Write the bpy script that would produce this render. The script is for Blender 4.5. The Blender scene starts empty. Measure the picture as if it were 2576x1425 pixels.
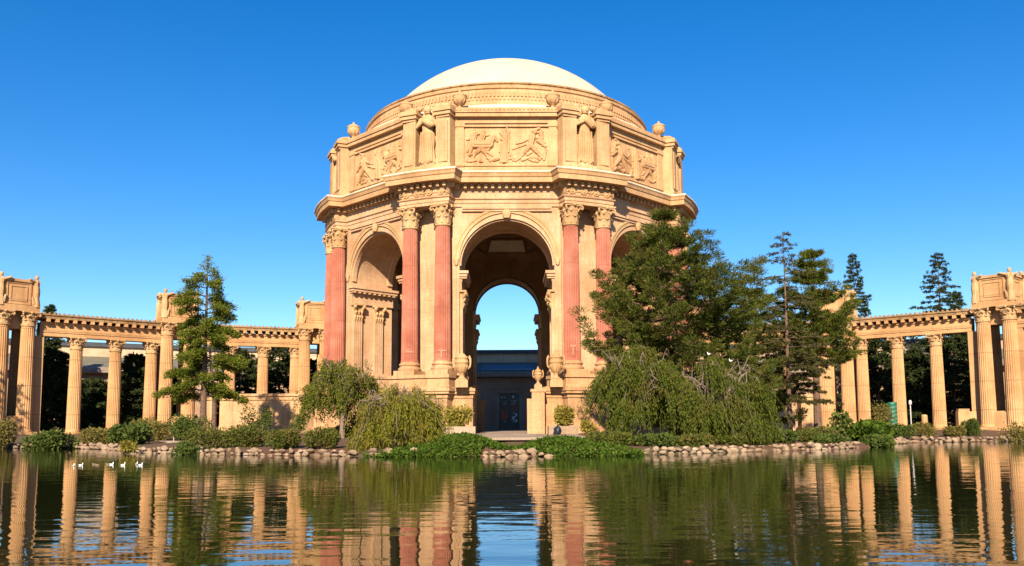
import bpy, math, random
import numpy as np
from mathutils import Matrix, Vector
R = math.radians
rnd = random.Random(7)
sc = bpy.context.scene
COL = sc.collection

# ------------------------------------------------------------------ camera
FPX = 2140.0                                   # focal length for a picture 2576 px wide
cam_d = bpy.data.cameras.new('camera'); cam = bpy.data.objects.new('camera', cam_d); COL.objects.link(cam)
CAMM = (Matrix.Translation((0, -108, 1.85)) @ Matrix.Rotation(R(-0.32), 4, 'Z') @
        Matrix.Rotation(R(90 + 5.63), 4, 'X') @ Matrix.Rotation(R(-0.29), 4, 'Z'))
cam.matrix_world = CAMM
cam_d.sensor_width = 36; cam_d.lens = FPX / 2576 * 36; cam_d.shift_y = 146.5 / 2576
cam_d.clip_end = 8000; cam_d.clip_start = 0.1
sc.camera = cam

# ------------------------------------------------------------------ sky, sun, exposure
SUN_AZ, SUN_EL = 6.0, 31.0                    # degrees left of the view axis, behind the camera
w = bpy.data.worlds.new('World'); sc.world = w; w.use_nodes = True
nt = w.node_tree; nt.nodes.clear()
sky = nt.nodes.new('ShaderNodeTexSky'); sky.sky_type = 'NISHITA'; sky.sun_disc = False
sky.sun_elevation = R(SUN_EL); sky.sun_rotation = R(180 + SUN_AZ)
sky.altitude = 0; sky.air_density = 1.0; sky.dust_density = 0.2; sky.ozone_density = 4.0
hs = nt.nodes.new('ShaderNodeHueSaturation'); hs.inputs['Saturation'].default_value = 1.36; hs.inputs['Hue'].default_value = 0.506; hs.inputs['Value'].default_value = 1.0
bg = nt.nodes.new('ShaderNodeBackground'); bg.inputs[1].default_value = 0.077
wo = nt.nodes.new('ShaderNodeOutputWorld')
nt.links.new(sky.outputs[0], hs.inputs['Color']); nt.links.new(hs.outputs[0], bg.inputs[0]); nt.links.new(bg.outputs[0], wo.inputs[0])
sl = bpy.data.lights.new('sun', 'SUN'); so = bpy.data.objects.new('sun', sl); COL.objects.link(so)
sl.energy = 5.0; sl.angle = R(0.53); sl.color = (1.0, 0.84, 0.64)
tosun = Vector((-math.sin(R(SUN_AZ)) * math.cos(R(SUN_EL)), -math.cos(R(SUN_AZ)) * math.cos(R(SUN_EL)), math.sin(R(SUN_EL))))
so.rotation_euler = tosun.to_track_quat('Z', 'Y').to_euler(); so.location = tosun * 200
sc.view_settings.view_transform = 'Standard'; sc.view_settings.look = 'None'
sc.view_settings.exposure = 1.17; sc.view_settings.gamma = 1.0
sc.render.engine = 'CYCLES'
sc.cycles.max_bounces = 6; sc.cycles.diffuse_bounces = 2; sc.cycles.transparent_max_bounces = 6

def ray(px, py):
    d = Vector(((px - 1288) / FPX, -(py - 859) / FPX, -1.0))
    return (CAMM.to_3x3() @ d).normalized()
O = CAMM.translation
def at_z(px, py, z):
    d = ray(px, py); t = (z - O.z) / d.z; return O + d * t
def at_y(px, py, Y):
    d = ray(px, py); t = Y / d.y; return O + d * t

# ------------------------------------------------------------------ materials
def newmat(name):
    m = bpy.data.materials.new(name); m.use_nodes = True
    n = m.node_tree.nodes; l = m.node_tree.links
    return m, n, l, n['Principled BSDF']
def ramp(n, l, src, a, b, ca, cb):
    r = n.new('ShaderNodeValToRGB'); r.color_ramp.elements[0].position = a; r.color_ramp.elements[1].position = b
    r.color_ramp.elements[0].color = (*ca, 1); r.color_ramp.elements[1].color = (*cb, 1)
    l.new(src, r.inputs[0]); return r
def noise(n, l, scale, detail=4, vec=None, rough=0.55):
    t = n.new('ShaderNodeTexNoise'); t.inputs['Scale'].default_value = scale; t.inputs['Detail'].default_value = detail
    t.inputs['Roughness'].default_value = rough
    if vec is not None: l.new(vec, t.inputs['Vector'])
    return t
def mixc(n, l, mode, fac, a, b):
    m = n.new('ShaderNodeMix'); m.data_type = 'RGBA'; m.blend_type = mode
    for s, v in ((0, fac), (6, a), (7, b)):
        if hasattr(v, 'is_linked') or hasattr(v, 'links'): l.new(v, m.inputs[s])
        elif s == 0: m.inputs[0].default_value = v
        else: m.inputs[s].default_value = (*v, 1)
    return m.outputs[2]
def posvec(n, l, scale=(1, 1, 1)):
    g = n.new('ShaderNodeNewGeometry'); mp = n.new('ShaderNodeMapping'); mp.inputs['Scale'].default_value = scale
    l.new(g.outputs['Position'], mp.inputs[0]); return mp.outputs[0]
def stone(name, c1, c2, stain=0.35, joint=1.25, jstr=0.25, rough=0.85, bump=0.25, dirt=(0.09, 0.055, 0.03), var=1.0):
    m, n, l, b = newmat(name)
    p = posvec(n, l)
    col = ramp(n, l, noise(n, l, 0.55, 6, p).outputs[0], 0.32, 0.68, c1, c2).outputs[0]
    fine = ramp(n, l, noise(n, l, 6, 6, p, 0.75).outputs[0], 0.3, 0.75, (1 - .28 * var, 1 - .30 * var, 1 - .32 * var), (1 + .1 * var,) * 3).outputs[0]
    col = mixc(n, l, 'MULTIPLY', 1.0, col, fine)
    patch = ramp(n, l, noise(n, l, 0.23, 3, p, 0.5).outputs[0], 0.46, 0.62, (1.04, 1.02, 1.0), (1 - .1 * var, 1 - .18 * var, 1 - .24 * var)).outputs[0]
    col = mixc(n, l, 'MULTIPLY', 1.0, col, patch)
    st = ramp(n, l, noise(n, l, 1.9, 5, posvec(n, l, (1, 1, 0.07)), 0.7).outputs[0], 0.47, 0.76, (0, 0, 0), (stain,) * 3).outputs[0]
    col = mixc(n, l, 'MIX', st, col, dirt)
    grime = ramp(n, l, noise(n, l, 0.9, 6, p, 0.75).outputs[0], 0.60, 0.74, (0, 0, 0), (stain * .7,) * 3).outputs[0]
    col = mixc(n, l, 'MIX', grime, col, tuple(q * 1.5 for q in dirt))
    if joint:
        g = n.new('ShaderNodeSeparateXYZ'); l.new(p, g.inputs[0])
        a = n.new('ShaderNodeMath'); a.operation = 'DIVIDE'; a.inputs[1].default_value = joint; l.new(g.outputs[2], a.inputs[0])
        f = n.new('ShaderNodeMath'); f.operation = 'FRACT'; l.new(a.outputs[0], f.inputs[0])
        c = n.new('ShaderNodeMath'); c.operation = 'LESS_THAN'; c.inputs[1].default_value = 0.03; l.new(f.outputs[0], c.inputs[0])
        s = n.new('ShaderNodeMath'); s.operation = 'MULTIPLY'; s.inputs[1].default_value = jstr; l.new(c.outputs[0], s.inputs[0])
        col = mixc(n, l, 'MIX', s.outputs[0], col, dirt)
    l.new(col, b.inputs['Base Color']); b.inputs['Roughness'].default_value = rough
    b.inputs['Specular IOR Level'].default_value = 0.2
    bp = n.new('ShaderNodeBump'); bp.inputs['Strength'].default_value = bump; bp.inputs['Distance'].default_value = 0.05
    l.new(noise(n, l, 9, 6, p, 0.7).outputs[0], bp.inputs['Height']); l.new(bp.outputs[0], b.inputs['Normal'])
    return m
M = {}
M['stone'] = stone('rotunda_stone', (0.47, 0.29, 0.16), (0.56, 0.375, 0.235))
M['base'] = stone('base_stone', (0.44, 0.265, 0.135), (0.53, 0.34, 0.185), stain=0.6, joint=1.1, jstr=0.3)
M['orn'] = stone('ornament_stone', (0.45, 0.28, 0.135), (0.54, 0.36, 0.19), stain=0.25, joint=0, bump=0.8)
M['attic'] = stone('attic_stone', (0.45, 0.275, 0.135), (0.54, 0.35, 0.188), stain=0.4, joint=1.9, jstr=0.15)
M['colon'] = stone('colonnade_stone', (0.44, 0.255, 0.118), (0.53, 0.325, 0.16), stain=0.3, joint=3.3, jstr=0.4)
M['corn'] = stone('weathered_cornice', (0.30, 0.19, 0.095), (0.42, 0.27, 0.13), stain=0.85, joint=0, dirt=(0.05, 0.035, 0.025))
M['red'] = stone('red_shaft', (0.33, 0.118, 0.076), (0.46, 0.185, 0.125), stain=0.35, joint=4.6, jstr=0.3, dirt=(0.2, 0.06, 0.04), bump=0.15)
M['patch'] = stone('patched_paint', (0.46, 0.215, 0.15), (0.50, 0.25, 0.18), stain=0.3, joint=0)
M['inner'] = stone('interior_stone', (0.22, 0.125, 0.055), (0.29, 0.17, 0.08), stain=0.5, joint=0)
M['panel'] = stone('ceiling_panel', (0.62, 0.54, 0.40), (0.68, 0.60, 0.46), stain=0.1, joint=0)
M['dome'] = stone('dome_plaster', (0.435, 0.385, 0.295), (0.475, 0.425, 0.33), stain=0.3, var=.25, joint=0, rough=0.6, bump=0.05, dirt=(0.55, 0.42, 0.22))
M['flash'] = stone('pale_flashing', (0.66, 0.56, 0.42), (0.72, 0.62, 0.48), stain=0.2, joint=0, dirt=(0.4, 0.3, 0.2))
M['hallwall'] = stone('hall_wall', (0.36, 0.25, 0.18), (0.42, 0.30, 0.21), stain=0.25, joint=2.4, jstr=0.15)
M['hallband'] = stone('hall_clerestory', (0.50, 0.38, 0.26), (0.56, 0.44, 0.31), stain=0.3, joint=0)
M['concrete'] = stone('concrete', (0.30, 0.23, 0.165), (0.37, 0.29, 0.21), stain=0.5, joint=0)
M['paving'] = stone('paving', (0.27, 0.22, 0.17), (0.35, 0.29, 0.22), stain=0.1, joint=0)
M['rock'] = stone('rock', (0.19, 0.13, 0.08), (0.44, 0.345, 0.24), stain=0.6, joint=0, bump=1.0, dirt=(0.12, 0.09, 0.06))
M['rockdark'] = stone('rock_weathered', (0.20, 0.14, 0.09), (0.36, 0.27, 0.19), stain=0.6, joint=0, bump=1.0)
def simple(name, c, rough=0.6, var=0.25, scale=3.0, metal=0, spec=0.4):
    m, n, l, b = newmat(name)
    t = noise(n, l, scale, 4, posvec(n, l))
    r = ramp(n, l, t.outputs[0], 0.3, 0.7, tuple(x * (1 - var) for x in c), tuple(min(1, x * (1 + var)) for x in c))
    l.new(r.outputs[0], b.inputs['Base Color']); b.inputs['Roughness'].default_value = rough
    b.inputs['Metallic'].default_value = metal; b.inputs['Specular IOR Level'].default_value = spec
    return m
M['roof'] = simple('grey_green_roof', (0.13, 0.12, 0.085), 0.7, 0.2, 0.6)
M['roofdark'] = simple('dark_ridge', (0.05, 0.055, 0.065), 0.6)
M['eave'] = simple('eave_fascia', (0.25, 0.19, 0.15), 0.6)
M['glassblue'] = simple('blue_skylight', (0.05, 0.115, 0.19), 0.3, 0.1, 1.0, 0.0, 0.8)
M['doorgreen'] = simple('dark_green_door', (0.012, 0.05, 0.045), 0.35)
M['panelred'] = simple('red_door_pane', (0.6, 0.06, 0.04), 0.3)
M['panelpale'] = simple('pale_door_pane', (0.75, 0.75, 0.72), 0.3, 0.1)
M['panelgrey'] = simple('grey_door_pane', (0.22, 0.25, 0.23), 0.3, 0.3)
M['bark'] = simple('bark', (0.11, 0.065, 0.042), 0.9, 0.5, 6)
M['barkgrey'] = simple('grey_bark', (0.16, 0.115, 0.085), 0.9, 0.4, 8)
M['white'] = simple('white_feather', (0.82, 0.80, 0.76), 0.6, 0.06, 20)
M['brownf'] = simple('brown_feather', (0.22, 0.15, 0.09), 0.7, 0.5, 25)
M['beak'] = simple('beak', (0.6, 0.35, 0.05), 0.4)
M['wood'] = simple('bleached_wood', (0.36, 0.31, 0.23), 0.8)
M['greenpaint'] = simple('green_paint', (0.012, 0.12, 0.075), 0.5)
M['greymetal'] = simple('grey_metal', (0.45, 0.43, 0.42), 0.4, 0.1)
M['navy'] = simple('navy_plastic', (0.010, 0.014, 0.024), 0.45)

def ground_mat():
    m, n, l, b = newmat('ground_mulch')
    p = posvec(n, l)
    c = ramp(n, l, noise(n, l, 2.2, 7, p, 0.75).outputs[0], 0.3, 0.7, (0.055, 0.024, 0.011), (0.15, 0.066, 0.03)).outputs[0]
    f = ramp(n, l, noise(n, l, 0.16, 5, p).outputs[0], 0.5, 0.62, (0, 0, 0), (0.75,) * 3).outputs[0]
    g = ramp(n, l, noise(n, l, 5, 5, p, 0.7).outputs[0], 0.3, 0.7, (0.035, 0.05, 0.014), (0.085, 0.09, 0.03)).outputs[0]
    l.new(mixc(n, l, 'MIX', f, c, g), b.inputs['Base Color']); b.inputs['Roughness'].default_value = 0.95
    bp = n.new('ShaderNodeBump'); bp.inputs['Strength'].default_value = 0.9; bp.inputs['Distance'].default_value = 0.12
    l.new(noise(n, l, 8, 6, p, 0.7).outputs[0], bp.inputs['Height']); l.new(bp.outputs[0], b.inputs['Normal'])
    return m
M['ground'] = ground_mat()
def water_mat():
    m, n, l, b = newmat('pond_water')
    b.inputs['Base Color'].default_value = (0.013, 0.016, 0.004, 1); b.inputs['Roughness'].default_value = 0.015
    b.inputs['IOR'].default_value = 1.42; b.inputs['Specular IOR Level'].default_value = 0.5
    b1 = n.new('ShaderNodeBump'); b1.inputs['Strength'].default_value = 1.0; b1.inputs['Distance'].default_value = 0.0125
    b2 = n.new('ShaderNodeBump'); b2.inputs['Strength'].default_value = 1.0; b2.inputs['Distance'].default_value = 0.0017
    big = noise(n, l, 1.0, 1.5, posvec(n, l, (0.6, 1.45, 1)), 0.5)
    sm = noise(n, l, 1.0, 2, posvec(n, l, (3.2, 6.0, 1)), 0.5)
    patch = ramp(n, l, noise(n, l, 0.09, 3, posvec(n, l, (1, 1.6, 1))).outputs[0], 0.35, 0.7, (0.35,) * 3, (1, 1, 1)).outputs[0]
    l.new(patch, b2.inputs['Strength'])
    l.new(big.outputs[0], b1.inputs['Height']); l.new(sm.outputs[0], b2.inputs['Height'])
    l.new(b1.outputs[0], b2.inputs['Normal']); l.new(b2.outputs[0], b.inputs['Normal'])
    return m
M['water'] = water_mat()
def leafmat(name, c1, c2, trans=0.3, c3=None):
    m, n, l, b = newmat(name)
    g = n.new('ShaderNodeNewGeometry')
    r = ramp(n, l, g.outputs['Random Per Island'], 0.0, 1.0, c1, c2)
    col = r.outputs[0]
    if c3:
        f = ramp(n, l, noise(n, l, 0.8, 4, posvec(n, l)).outputs[0], 0.5, 0.68, (0, 0, 0), (0.8,) * 3).outputs[0]
        col = mixc(n, l, 'MIX', f, col, c3)
    l.new(col, b.inputs['Base Color']); b.inputs['Roughness'].default_value = 0.75; b.inputs['Specular IOR Level'].default_value = 0.08
    t = n.new('ShaderNodeBsdfTranslucent'); l.new(col, t.inputs[0])
    mx = n.new('ShaderNodeMixShader'); mx.inputs[0].default_value = trans
    l.new(b.outputs[0], mx.inputs[1]); l.new(t.outputs[0], mx.inputs[2]); l.new(mx.outputs[0], n['Material Output'].inputs[0])
    return m
M['pine'] = leafmat('pine_needles', (0.042, 0.064, 0.009), (0.115, 0.128, 0.022), 0.25, (0.12, 0.10, 0.022))
M['pinelight'] = leafmat('pale_pine_needles', (0.055, 0.08, 0.010), (0.13, 0.145, 0.022), 0.28, (0.14, 0.13, 0.024))
M['redwood'] = leafmat('redwood_needles', (0.07, 0.105, 0.010), (0.17, 0.19, 0.024), 0.32, (0.17, 0.16, 0.026))
M['sparse'] = leafmat('sparse_needles', (0.06, 0.06, 0.02), (0.10, 0.09, 0.03), 0.25)
M['darkfir'] = leafmat('dark_fir_needles', (0.022, 0.036, 0.012), (0.055, 0.07, 0.02), 0.2)
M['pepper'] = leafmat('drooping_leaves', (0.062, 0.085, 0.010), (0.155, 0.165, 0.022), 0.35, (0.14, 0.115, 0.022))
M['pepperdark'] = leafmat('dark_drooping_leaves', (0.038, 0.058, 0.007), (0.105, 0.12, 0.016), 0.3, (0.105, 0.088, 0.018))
M['willow'] = leafmat('willow_leaves', (0.10, 0.115, 0.011), (0.21, 0.19, 0.024), 0.35, (0.20, 0.14, 0.024))
M['shrub'] = leafmat('shrub_leaves', (0.045, 0.075, 0.014), (0.11, 0.14, 0.03), 0.3)
M['hedge'] = leafmat('hedge_leaves', (0.055, 0.075, 0.012), (0.125, 0.13, 0.025), 0.25, (0.12, 0.085, 0.028))
M['yellow'] = leafmat('yellow_green_leaves', (0.17, 0.16, 0.025), (0.34, 0.27, 0.055), 0.35)
M['olive'] = leafmat('olive_leaves', (0.12, 0.11, 0.025), (0.21, 0.17, 0.05), 0.3)
M['ivy'] = leafmat('ivy_leaves', (0.030, 0.062, 0.007), (0.08, 0.125, 0.014), 0.25)

# ------------------------------------------------------------------ object helpers
def wloc(o):
    v = Vector((0, 0, 0))
    while o is not None: v += o.location; o = o.parent
    return v
def link(name, me, mat=None, parent=None, smooth=False, world=True):
    """links a mesh; its vertices are in world coordinates when world is set"""
    if parent is not None and world:
        v = wloc(parent); me.transform(Matrix.Translation(-v))
    if mat is not None:
        me.materials.clear(); me.materials.append(mat)
    o = bpy.data.objects.new(name, me); COL.objects.link(o); o.parent = parent
    if smooth: me.polygons.foreach_set('use_smooth', [True] * len(me.polygons))
    return o
def tag(o, label, cat, group=None, kind=None):
    if label: o['label'] = label
    if cat: o['category'] = cat
    if group: o['group'] = group
    if kind: o['kind'] = kind
    return o
def thing(name, label, cat, loc, group=None):
    o = bpy.data.objects.new(name, None); COL.objects.link(o); o.location = loc; o.empty_display_size = 0.5
    return tag(o, label, cat, group)
def copy_tree(o, parent=None):
    c = o.copy(); COL.objects.link(c); c.parent = parent
    for ch in list(o.children): copy_tree(ch, c)
    return c

class MB:
    def __init__(s): s.v = []; s.f = []
    def add(s, vs, fs, T=None):
        k = len(s.v)
        s.v += [tuple(T(p)) for p in vs] if T else [tuple(p) for p in vs]
        s.f += [tuple(i + k for i in f) for f in fs]
    def box(s, c, d, rz=0.0, T=None):
        x, y, z = (q / 2 for q in d); cs, sn = math.cos(rz), math.sin(rz)
        vs = []
        for i in (-1, 1):
            for j in (-1, 1):
                for k in (-1, 1):
                    vs.append((c[0] + i * x * cs - j * y * sn, c[1] + i * x * sn + j * y * cs, c[2] + k * z))
        s.add(vs, [(0, 1, 3, 2), (4, 6, 7, 5), (0, 4, 5, 1), (2, 3, 7, 6), (0, 2, 6, 4), (1, 5, 7, 3)], T)
    def rings(s, rings, closed=True, cap0=False, cap1=False, T=None):
        n = len(rings[0]); vs = [p for r in rings for p in r]; fs = []
        for i in range(len(rings) - 1):
            for j in range(n if closed else n - 1):
                a = i * n + j; b = i * n + (j + 1) % n
                fs.append((a, b, b + n, a + n))
        if cap0: fs.append(tuple(range(n))[::-1])
        if cap1: fs.append(tuple(range((len(rings) - 1) * n, len(rings) * n)))
        s.add(vs, fs, T)
    def lathe(s, prof, c=(0, 0, 0), n=32, T=None, a0=0, a1=2 * math.pi, cap=False):
        full = abs(a1 - a0 - 2 * math.pi) < 1e-6
        m = n if full else n + 1
        rg = [[(c[0] + r * math.cos(a0 + (a1 - a0) * i / n), c[1] + r * math.sin(a0 + (a1 - a0) * i / n), c[2] + z) for i in range(m)] for r, z in prof]
        s.rings(rg, closed=full, T=T, cap0=cap, cap1=cap)
    def tube(s, pts, rad, n=6, T=None, cap=True, flat=1.0):
        rg = []
        for i, p in enumerate(pts):
            p = Vector(p); a = Vector(pts[max(0, i - 1)]); b = Vector(pts[min(len(pts) - 1, i + 1)])
            d = (b - a).normalized() if (b - a).length > 1e-6 else Vector((0, 0, 1))
            u = d.cross(Vector((0.12, 0.98, 0.1)))
            if u.length < 0.1: u = d.cross(Vector((1, 0, 0)))
            u.normalize(); v = d.cross(u)
            r = rad[i] if isinstance(rad, (list, tuple)) else rad
            rg.append([tuple(p + u * r * math.cos(2 * math.pi * k / n) + v * r * math.sin(2 * math.pi * k / n) * flat) for k in range(n)])
        s.rings(rg, cap0=cap, cap1=cap, T=T)
    def capsule(s, p0, p1, r0, r1=None, n=8, T=None):
        r1 = r0 if r1 is None else r1
        p0 = Vector(p0); p1 = Vector(p1); d = (p1 - p0)
        d = d.normalized() if d.length > 1e-6 else Vector((0, 0, 1))
        s.tube([p0 - d * r0, p0 - d * r0 * .7, p0, p1, p1 + d * r1 * .7, p1 + d * r1], [r0 * .15, r0 * .7, r0, r1, r1 * .7, r1 * .15], n, T)
    def sweep(s, poly, prof, closed=True, cap=False, T=None):
        rg = []
        for o, z in prof: rg.append([(x, y, z) for x, y in offset(poly, o, closed)])
        n = len(poly); vs = [p for r in rg for p in r]; fs = []
        for i in range(len(rg) - 1):
            for j in range(n if closed else n - 1):
                a = i * n + j; b = i * n + (j + 1) % n
                fs.append((a, b, b + n, a + n))
        if cap and not closed:
            fs.append(tuple(i * n for i in range(len(rg)))); fs.append(tuple(i * n + n - 1 for i in range(len(rg)))[::-1])
        s.add(vs, fs, T)
    def mesh(s, name):
        me = bpy.data.meshes.new(name); me.from_pydata(s.v, [], s.f); me.update(); return me
    def build(s, name, mat, parent=None, smooth=False, world=True):
        return link(name, s.mesh(name), mat, parent, smooth, world)

def offset(poly, o, closed=True):
    n = len(poly); out = []
    for i in range(n):
        p = poly[i]
        ns = []
        for a, b in ((i - 1, i), (i, i + 1)):
            if not closed and (a < 0 or b >= n): continue
            q, r = poly[a % n], poly[b % n]
            dx, dy = r[0] - q[0], r[1] - q[1]; L = math.hypot(dx, dy)
            ns.append((dy / L, -dx / L))
        if len(ns) == 1: m = ns[0]
        else:
            sx, sy = ns[0][0] + ns[1][0], ns[0][1] + ns[1][1]
            k = 2.0 / max(0.25, sx * sx + sy * sy); m = (sx * k, sy * k)
        out.append((p[0] + m[0] * o, p[1] + m[1] * o))
    return out
def dentils(mb, poly, o, z0, z1, wd, depth, gap, closed=True, margin=0.15, skip=None):
    P = offset(poly, o, closed); n = len(P)
    for i in range(n if closed else n - 1):
        a, b = P[i], P[(i + 1) % n]
        dx, dy = b[0] - a[0], b[1] - a[1]; L = math.hypot(dx, dy)
        if L < wd * 1.5: continue
        k = max(1, int((L - 2 * margin + gap) / (wd + gap))); ang = math.atan2(dy, dx)
        for j in range(k):
            t = (L - (k * wd + (k - 1) * gap)) / 2 + wd / 2 + j * (wd + gap)
            x = a[0] + dx / L * t + dy / L * depth / 2; y = a[1] + dy / L * t - dx / L * depth / 2
            if skip and skip(x, y): continue
            mb.box((x, y, (z0 + z1) / 2), (wd, depth + 0.04, z1 - z0), ang)

# azimuth 0 faces the camera (-y), growing towards +x
def dr(a): return (math.sin(R(a)), -math.cos(R(a)))
def tg(a): return (math.cos(R(a)), math.sin(R(a)))
def loc(a):
    d, t = dr(a), tg(a)
    return lambda p: (p[0] * t[0] + p[1] * d[0], p[0] * t[1] + p[1] * d[1], p[2])
S225, C225 = math.sin(R(22.5)), math.cos(R(22.5))
def octplan(fw, pier):
    """closed plan: flat faces at apothem fw, each pier given as (u, w) points, returns run back to the faces"""
    P = []
    for k in range(8):
        T = loc(22.5 + 45 * k)
        u0 = pier[0][0]
        wf = (fw - abs(u0) * S225) / C225
        for u, w_ in [(u0, wf)] + list(pier) + [(-u0, wf)]:
            x, y, _ = T((u, w_, 0)); P.append((x, y))
    return P
def arc_pier(hw, rad, n=4):
    return [(-hw + 2 * hw * i / n, math.sqrt(rad * rad - (-hw + 2 * hw * i / n) ** 2)) for i in range(n + 1)]

# ------------------------------------------------------------------ columns
def shaft_mesh(r, h, flutes=22, taper=0.86):
    mb = MB(); n = flutes * 4; rg = []
    for t in (0, .02, .3, .55, .8, .975, 1.0):
        rr = r * (1 - (1 - taper) * t ** 1.5) * (1.0 if t else 1.05)
        ring = []
        for i in range(n):
            ph = i % 4
            k = (1.0, 1.0, 0.925, 0.925)[ph] if 0 < t < 1 else 1.0
            a = 2 * math.pi * (i + (0, -.15, 0.1, -.1)[ph]) / n
            ring.append((rr * k * math.cos(a), rr * k * math.sin(a), h * t))
        rg.append(ring)
    mb.rings(rg, cap0=True, cap1=True)
    return mb.mesh('shaft')
def leaf(mb, ang, r0, z0, H, wd, curl):
    path = [(r0, 0), (r0 + .02 * H, .45), (r0 + .10 * H, .82), (r0 + curl * .75, 1.0), (r0 + curl, .9), (r0 + curl * .9, .78)]
    ws = (.85, 1.0, 1.0, .85, .55, .2)
    rg = []
    ca, sa = math.cos(ang), math.sin(ang)
    for (r, z), k in zip(path, ws):
        row = []
        for u, bump in ((-1, 0), (-.5, .05), (0, .10), (.5, .05), (1, 0)):
            rr = r + bump * H * .6; uu = u * wd * k / 2
            row.append((rr * ca - uu * sa, rr * sa + uu * ca, z0 + z * H))
        rg.append(row)
    mb.rings(rg, closed=False)
def capital_mesh(rn, h):
    mb = MB()
    mb.lathe([(rn * 1.08, -.02 * h), (rn * 1.16, 0.02 * h), (rn * 1.08, .06 * h), (rn * .96, .07 * h), (rn * 1.0, .5 * h), (rn * 1.2, .84 * h), (rn * 1.3, .88 * h)], n=24)
    for i in range(8): leaf(mb, 2 * math.pi * i / 8, rn * 1.0, .06 * h, .38 * h, rn * .78, rn * .30)
    for i in range(8): leaf(mb, 2 * math.pi * (i + .5) / 8, rn * 1.02, .10 * h, .62 * h, rn * .72, rn * .42)
    for i in range(4):
        a = math.pi / 4 + i * math.pi / 2
        ca, sa = math.cos(a), math.sin(a)
        ro = rn * 1.75
        pts = [(rn * 1.0, .45), (rn * 1.15, .66), (rn * 1.45, .82), (ro, .86), (ro * 1.06, .78), (ro * .99, .70), (ro * .90, .72), (ro * .92, .79)]
        mb.tube([(r * ca, r * sa, z * h) for r, z in pts], [rn * .10, rn * .11, rn * .12, rn * .12, rn * .12, rn * .11, rn * .1, rn * .08], 6)
        for q in (-1, 1):                       # inner helices towards the fleuron
            a2 = a + q * .52
            mb.tube([(rn * 1.02 * math.cos(a), rn * 1.02 * math.sin(a), .5 * h), (rn * 1.2 * math.cos(a2), rn * 1.2 * math.sin(a2), .74 * h), (rn * 1.32 * math.cos(a2 + q * .1), rn * 1.32 * math.sin(a2 + q * .1), .68 * h)], rn * .08, 5)
    # concave abacus
    ring = []
    for i in range(4):
        a = math.pi / 4 + i * math.pi / 2
        c0 = (rn * 1.95 * math.cos(a - .06), rn * 1.95 * math.sin(a - .06)); c1 = (rn * 1.95 * math.cos(a + .06), rn * 1.95 * math.sin(a + .06))
        ring += [c0, c1]
        for t in (.25, .5, .75):
            b = a + .06 + (math.pi / 2 - .12) * t; rr = rn * (1.95 - .66 * math.sin(math.pi * t) ** .8) * (1 if t == .5 else .98)
            ring.append((rr * math.cos(b), rr * math.sin(b)))
    mb.rings([[(x * k, y * k, z * h) for x, y in ring] for k, z in ((.90, .86), (.93, .91), (1.0, .93), (1.0, 1.0))], cap0=True, cap1=True)
    for i in range(4):
        a = i * math.pi / 2
        mb.lathe([(.02, .90 * h), (.17 * rn, .86 * h), (.22 * rn, .92 * h), (.17 * rn, .99 * h), (.02, 1.0 * h)], c=(rn * 1.36 * math.cos(a), rn * 1.36 * math.sin(a), 0), n=8)
    return mb.mesh('capital')
def base_mesh(r, h, plinth=True):
    mb = MB()
    p0 = .36 if plinth else 0.0
    if plinth: mb.box((0, 0, .18 * h), (2.75 * r, 2.75 * r, .36 * h))
    mb.lathe([(r * .9, p0 * h), (r * 1.3, p0 * h), (r * 1.36, (p0 + .08) * h), (r * 1.36, (p0 + .15) * h), (r * 1.27, (p0 + .22) * h), (r * 1.15, (p0 + .26) * h), (r * 1.13, (p0 + .34) * h), (r * 1.22, (p0 + .38) * h),
              (r * 1.25, (p0 + .45) * h), (r * 1.18, (p0 + .52) * h), (r * 1.08, (p0 + .56) * h), (r * 1.05, 1.0 * h), (r * .9, h)], n=32)
    return mb.mesh('base')
def make_column(name, parent, r, z0, z1, capz, caph, base_h, ms, mo, mbm, plinth=True):
    """shaft mesh is the column part; capital and base are its sub-parts. returns the first column at the origin"""
    sh = link(name, shaft_mesh(r, z1 - z0), ms, parent, world=False); sh.location = (0, 0, z0 - wloc(parent).z)
    cp = link('capital', capital_mesh(r * .86, caph), mo, sh, world=False); cp.location = (0, 0, z1 - z0)
    bs = link('base', base_mesh(r, base_h, plinth), mbm, sh, world=False); bs.location = (0, 0, -base_h)
    return sh
def put_column(first, used, x, y, rz, parent):
    o = first if not used else copy_tree(first, parent)
    p = wloc(parent); o.location = (x - p.x, y - p.y, first.location.z); o.rotation_euler = (0, 0, rz); used.append(1)
    return o

# ================================================================== ROTUNDA
GZ = 1.0
rot = thing('rotunda', 'huge domed open rotunda with red fluted columns and tall arches behind the lagoon', 'rotunda', (0, 0, GZ))
AO, AI, AH, ZS, ZT = 20.6, 14.6, 4.95, 18.45, 24.66          # wall faces, half opening, springing, wall top
FACES = [45 * k for k in range(8)]
PIERS = [22.5 + 45 * k for k in range(8)]
def arch_pts(a, zb, zs, n=36, extra=()):
    th = sorted(set([math.pi * i / n for i in range(n + 1)] + list(extra)))
    return [(a, zb)] + [(a * math.cos(t), zs + a * math.sin(t)) for t in th] + [(-a, zb)], th
def arch_face(mb, T, a, W, w_, zb, zs, zt, flip=False):
    ca = math.atan2(zt - zs, W)
    ins, th = arch_pts(a, zb, zs, extra=(ca, math.pi - ca))
    outs = [(W, zb)]
    for t in th:
        c, s_ = math.cos(t), math.sin(t)
        k = min(W / max(1e-6, abs(c)), (zt - zs) / max(1e-6, s_)); outs.append((k * c, zs + k * s_))
    outs.append((-W, zb))
    n = len(ins); vs = [(x, w_, z) for x, z in ins] + [(x, w_, z) for x, z in outs]
    mb.add(vs, [((i, i + 1, n + i + 1, n + i) if not flip else (i, n + i, n + i + 1, i + 1)) for i in range(n - 1)], T)
    return ins
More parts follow.
